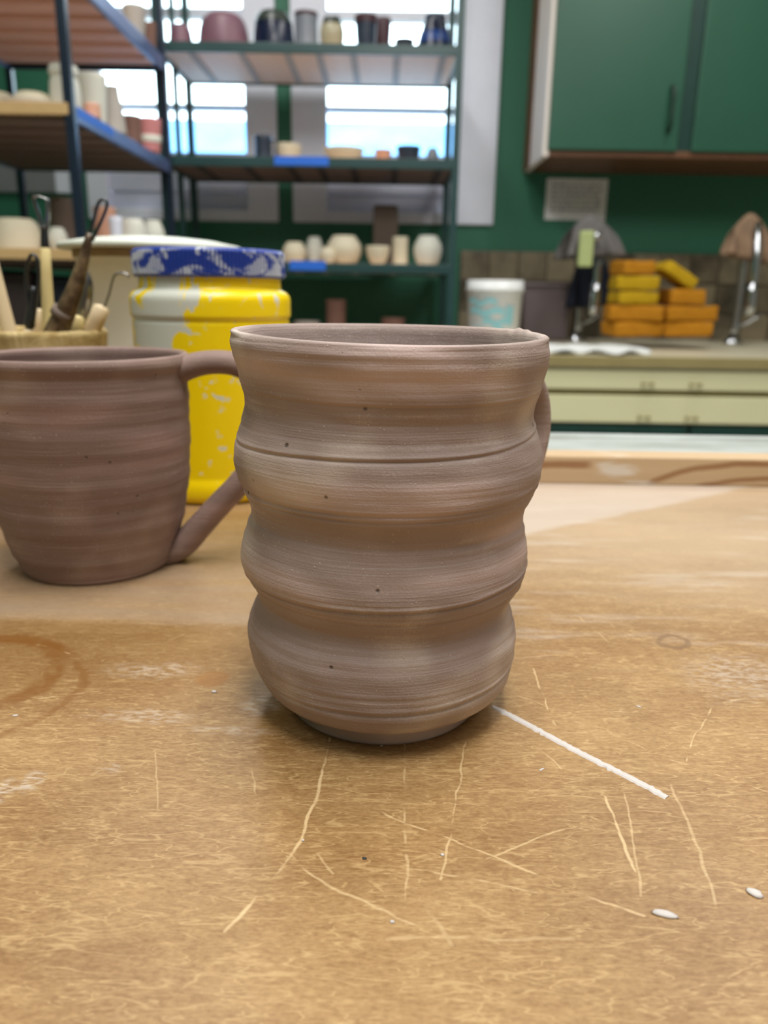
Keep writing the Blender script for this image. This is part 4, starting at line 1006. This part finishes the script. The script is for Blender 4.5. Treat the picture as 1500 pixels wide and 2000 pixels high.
# ---------------------------------------------------------------- counter
KY = 2.05
kz = at(1290, 696, KY).z
kx0, kx1 = at(905, 650, WY).x, XR - 0.02
ct = thing('countertop', 'cream counter top with tan front edge under the faucets', 'countertop', ((kx0 + kx1) / 2, KY, kz - 0.035))
part(ct, 'top_slab', (kx0, KY + 0.006, kz - 0.035), (kx1, WY - 0.006, kz), M['counter'], 0.003)
part(ct, 'front_edge', (kx0, KY - 0.006, kz - 0.030), (kx1, KY + 0.006, kz - 0.001), M['counter_edge'], 0.003)
zr = [at(1290, p, KY).z for p in (712, 763, 775, 828)]
us = [kx0 + 0.01, kx0 + 0.01 + 1.06, kx1]
for i in range(2):
    x0, x1 = us[i] + 0.001, us[i + 1] - 0.001
    cb = thing('base_cabinet', ('cream drawer cabinet with dark green lower doors, below the yellow sponges', 'cream drawer cabinet at the far end of the counter')[i], 'cabinet', ((x0 + x1) / 2, KY, FLOOR), 'counter base cabinets')
    part(cb, 'cabinet_box', (x0, KY + 0.03, FLOOR), (x1, WY - 0.01, kz - 0.0355), M['counter_edge'])
    for (za_, zb_) in ((zr[1], kz - 0.037), (zr[3], zr[2])):
        d_ = part(cb, 'drawer', (x0 + 0.004, KY + 0.008, za_), (x1 - 0.004, KY + 0.030, zb_), M['cream'], 0.003)
        zc = za_ + 0.018
        for hx in ((x0 * 0.62 + x1 * 0.38), (x0 * 0.5 + x1 * 0.5)):
            l = cb.location
            tube('handle', spline([(hx - 0.012 - l.x, KY + 0.008 - l.y, zc - l.z), (hx - 0.012 - l.x, KY - 0.010 - l.y, zc - l.z), (hx + 0.012 - l.x, KY - 0.010 - l.y, zc - l.z), (hx + 0.012 - l.x, KY + 0.008 - l.y, zc - l.z)], 3), 0.003, M['counter_edge'], d_, seg=8)
    w_ = (x1 - x0) / 2
    for q in range(2):
        part(cb, 'door', (x0 + q * w_ + 0.004, KY + 0.006, FLOOR + 0.1), (x0 + (q + 1) * w_ - 0.004, KY + 0.030, zr[3] - 0.008), M['low_green'], 0.003)

# white tub, basin
ty = 2.50
tb = thing('white_tub', 'white plastic tub with teal print on the counter beside the rack', 'bucket', (at(965, 600, ty).x, ty, kz + 0.0005))
tr = (at(1018, 560, ty).x - at(908, 560, ty).x) / 2; th_ = at(965, 548, ty).z - kz
lathe('tub_body', [(0, 0), (tr * .86, 0), (tr * .9, th_ * .03), (tr * .98, th_ * .82), (tr * 1.03, th_ * .83), (tr * 1.03, th_ * .88), (tr, th_ * .89), (tr, th_), (tr * .96, th_), (tr * .86, th_ * .04), (0, th_ * .03)], M['white_plastic'], tb, seg=56, cap0=False, cap1=False)
vs, fs = [], []
for (z0_, z1_, a0, a1) in ((0.62, 0.70, 200, 268), (0.46, 0.56, 205, 285), (0.30, 0.40, 240, 300), (0.16, 0.25, 215, 290), (0.30, 0.60, 288, 306)):
    n_ = 14; b0 = len(vs)
    for i in range(n_ + 1):
        a_ = math.radians(a0 + (a1 - a0) * i / n_)
        for zf in (z0_, z1_):
            z_ = (zf + 0.03 * math.sin(i * 0.7)) * th_; rr = tr * (0.9 + 0.08 * (zf + 0.03) / 0.82) + 0.0016
            vs.append((rr * math.cos(a_), rr * math.sin(a_), z_))
    for i in range(n_): fs.append((b0 + 2 * i, b0 + 2 * i + 2, b0 + 2 * i + 3, b0 + 2 * i + 1))
me = bpy.data.meshes.new('mesh'); me.from_pydata(vs, [], fs); me.update()
link('teal_print', me, M['teal'], tb)
yb_ = 2.72
bs = thing('plastic_basin', 'mauve-grey plastic basin on the counter behind the white tub', 'basin', (at(1061, 600, yb_).x, yb_, kz + 0.0005))
bwid = (at(1108, 600, yb_).x - at(1014, 600, yb_).x) / 2; bht = at(1066, 553, yb_).z - kz
bm = bmesh.new(); box_bm(bm, (-bwid, -0.07, 0), (bwid, 0.07, bht), 0.012)
for v in bm.verts: v.co.x *= 0.9 + 0.1 * v.co.z / bht; v.co.y *= 0.9 + 0.1 * v.co.z / bht
link('basin_body', bm_mesh(bm), M['basin'], bs)
box('basin_rim', (-bwid - 0.006, -0.078, bht - 0.012), (bwid + 0.006, 0.078, bht), M['basin'], bs, 0.004)

# sponges
def sponge(label, px0, px1, py0, py1, depth, mat, tilt=0.0, base=None, yaw=0.0):
    a, b = at(px0, py1, depth), at(px1, py0, depth)
    w_, h_ = (b.x - a.x), (b.z - a.z) - 0.005
    bm = bmesh.new(); box_bm(bm, (-w_ / 2, -0.06, -h_ / 2), (w_ / 2, 0.06, h_ / 2), 0.008)
    bmesh.ops.subdivide_edges(bm, edges=bm.edges[:], cuts=2, use_grid_fill=True)
    sd = random.random() * 30
    for v in bm.verts: v.co += Vector([mnoise.noise(v.co * 30 + Vector((sd, k_ * 9, 0))) * 0.0035 for k_ in range(3)])
    o = link('sponge', bm_mesh(bm, True), M[mat])
    o.location = ((a.x + b.x) / 2, depth + 0.02, (a.z + b.z) / 2); o.rotation_euler = (0, tilt, yaw)
    return tag(o, label, 'sponge', 'yellow sponges stacked on the counter')
sy = 2.36
zb0 = lambda py: py
sponge('lowest wide orange sponge of the taller stack by the first faucet', 1187, 1286, 627, 657, sy, 'sponge', yaw=0.1)
sponge('second sponge from the bottom of the taller stack', 1187, 1292, 595, 627, sy, 'sponge', yaw=-0.1)
sponge('third, paler sponge of the taller stack', 1199, 1279, 568, 595, sy, 'sponge_y', yaw=0.05)
sponge('fourth sponge of the taller stack, just below its top', 1199, 1284, 538, 568, sy, 'sponge_y', yaw=-0.06)
sponge('topmost narrow orange sponge of the taller stack', 1206, 1272, 508, 538, sy, 'sponge', yaw=0.1)
sponge('lowest wide orange sponge of the shorter stack', 1292, 1388, 627, 657, sy, 'sponge', yaw=-0.12)
sponge('middle orange sponge of the shorter stack', 1290, 1394, 597, 627, sy, 'sponge', yaw=0.08)
sponge('narrow orange sponge under the tilted yellow one', 1300, 1372, 564, 597, sy, 'sponge')
sponge('tilted bright yellow sponge leaning on top of the shorter stack', 1287, 1360, 524, 551, sy, 'sponge_y', tilt=math.radians(32))

# faucets
def faucet(name, label, pxs, pxp, pybase, pytop, pyend, tilt):
    yb__, yf = 2.66, 2.47
    base = at(pxs, pybase, yb__); bx_ = base.x
    root = thing(name, label, 'faucet', (bx_, yb__, kz + 0.0005))
    L = lambda px, py, y: at(px, py, y) - Vector((bx_, yb__, kz + 0.0005))
    lathe('base_flange', [(0, 0), (0.032, 0), (0.032, 0.006), (0.022, 0.016), (0.018, 0.03), (0, 0.03)], M['chrome'], root, seg=28, cap0=False, cap1=False)
    top = at(pxp, pytop, 2.56).z - kz
    e = L(pxp, pyend, yf); xo = e.x
    pts = spline([(0, 0, 0.02), (0, 0, top * 0.55), (xo * 0.12, -0.012, top * 0.82), (xo * 0.5, -0.095, top), (xo * 0.9, -0.17, top * 0.84), (xo * 0.97, e.y, top * 0.62), (xo, e.y, e.z + 0.03)], 7)
    tube('spout', pts, 0.0125, M['chrome'], root, seg=16)
    lathe_o = lathe('spray_head', [(0, 0), (0.012, 0), (0.016, 0.006), (0.019, 0.03), (0.017, 0.07), (0.013, 0.10), (0, 0.10)], M['chrome'], root, seg=22, cap0=False, cap1=False)
    lathe_o.location = (xo, e.y, e.z - 0.005)
    tube('lever', [(0.0, 0, 0.05), (0.035, -0.02, 0.07), (0.07, -0.04, 0.10)], [0.006, 0.005, 0.004], M['chrome'], root, seg=10)
    return root, xo, e, top
f1, xo1, e1, top1 = faucet('gooseneck_faucet', 'chrome gooseneck faucet draped with a grey rag, behind the orange sponges', 1127, 1160, 655, 430, 612, 0)
f2, xo2, e2, top2 = faucet('gooseneck_faucet', 'chrome gooseneck faucet draped with a tan rag, at the counter end', 1432, 1462, 655, 428, 612, 0)
def rag(name, label, pxc, depth, py_top, py_l, py_r, px_l, px_r, mat, cat='cloth', thick=0.006, back=0.10):
    """a cloth hung over a bar: two curtains from a ridge, with folds"""
    nu, nv = 26, 22; vs, fs = [], []
    c = at(pxc, py_top, depth); xl = at(px_l, py_l, depth).x; xr = at(px_r, py_r, depth).x
    zl, zr_ = at(px_l, py_l, depth).z, at(px_r, py_r, depth).z
    for j in range(nv + 1):
        v = j / nv; s = v * 2 - 1                      # front hem -> ridge -> back hem
        for i in range(nu + 1):
            u = i / nu
            zb_ = zl + (zr_ - zl) * u + 0.012 * mnoise.noise(Vector((u * 5, s, 3)))
            fall = abs(s) ** 1.15
            spread = 0.45 + 0.55 * fall ** 0.6
            x = c.x + ((xl + (xr - xl) * u) - c.x) * spread
            ridge = c.z - 0.9 * (u - 0.5) ** 2 * 0.16
            z = ridge + (zb_ - ridge) * fall
            y = depth + (back * 0.5) * math.copysign(1 - (1 - abs(s)) ** 2, s) * 0.8 + 0.012 * math.sin(u * 17 + s * 3) * fall
            vs.append((x, y, z))
    for j in range(nv):
        for i in range(nu):
            a = j * (nu + 1) + i; fs.append((a, a + 1, a + nu + 2, a + nu + 1))
    me = bpy.data.meshes.new('mesh'); me.from_pydata(vs, [], fs); me.update()
    me.polygons.foreach_set('use_smooth', [True] * len(me.polygons))
    o = link(name, me, M[mat])
    sm = o.modifiers.new('thickness', 'SOLIDIFY'); sm.thickness = thick; sm.offset = 0
    return tag(o, label, cat)
rag('grey_rag', 'crumpled grey rag draped over the first faucet', 1152, 2.51, 418, 506, 502, 1092, 1208, 'grey_cloth', back=0.22)
rag('navy_rag', 'dark navy rag hanging below the grey rag on the first faucet', 1156, 2.585, 486, 602, 596, 1106, 1198, 'navy_cloth', back=0.04)
rag('tan_rag', 'mottled tan rag draped over the second faucet', 1460, 2.53, 418, 498, 520, 1412, 1514, 'tan_cloth', back=0.06)
sp = box('scrubber', (-0.021, -0.012, 0), (0.021, 0.010, at(1145, 452, 2.43).z - at(1145, 522, 2.43).z), M['soap'], None, 0.006)
sp.location = (at(1143, 500, 2.40).x, 2.402, at(1145, 522, 2.43).z); tag(sp, 'pale green scrubber hanging at the front of the first faucet', 'scrubber')
kp = at(1165, 461, 2.395) - f1.location
bm = bmesh.new(); bmesh.ops.create_uvsphere(bm, u_segments=16, v_segments=10, radius=0.012)
ko = link('knob', bm_mesh(bm, True), M['chrome'], f1); ko.location = kp
tube('knob_stem', [kp, kp + Vector((0, 0.09, 0.004))], 0.006, M['chrome'], f1, seg=10)
# white towel lying along the counter front
tw = bmesh.new(); n_ = 30
tx0_, tx1_ = at(1010, 680, KY + .1).x, at(1250, 680, KY + .1).x
grid = [[tw.verts.new((tx0_ + (tx1_ - tx0_) * i / n_ + 0.01 * math.sin(j * 1.3), KY + 0.012 + 0.20 * j / 8 + 0.012 * math.sin(i * 0.5 + j), kz + 0.004 + 0.005 * (1 + math.sin(i * 0.8 + j * 0.9)) )) for j in range(9)] for i in range(n_ + 1)]
for i in range(n_):
    for j in range(8): tw.faces.new((grid[i][j], grid[i + 1][j], grid[i + 1][j + 1], grid[i][j + 1]))
to = link('white_towel', bm_mesh(tw, True), M['white_cloth']); sm = to.modifiers.new('thickness', 'SOLIDIFY'); sm.thickness = 0.007; sm.offset = 0
tag(to, 'rumpled white towel laid along the counter front before the sponges', 'towel')
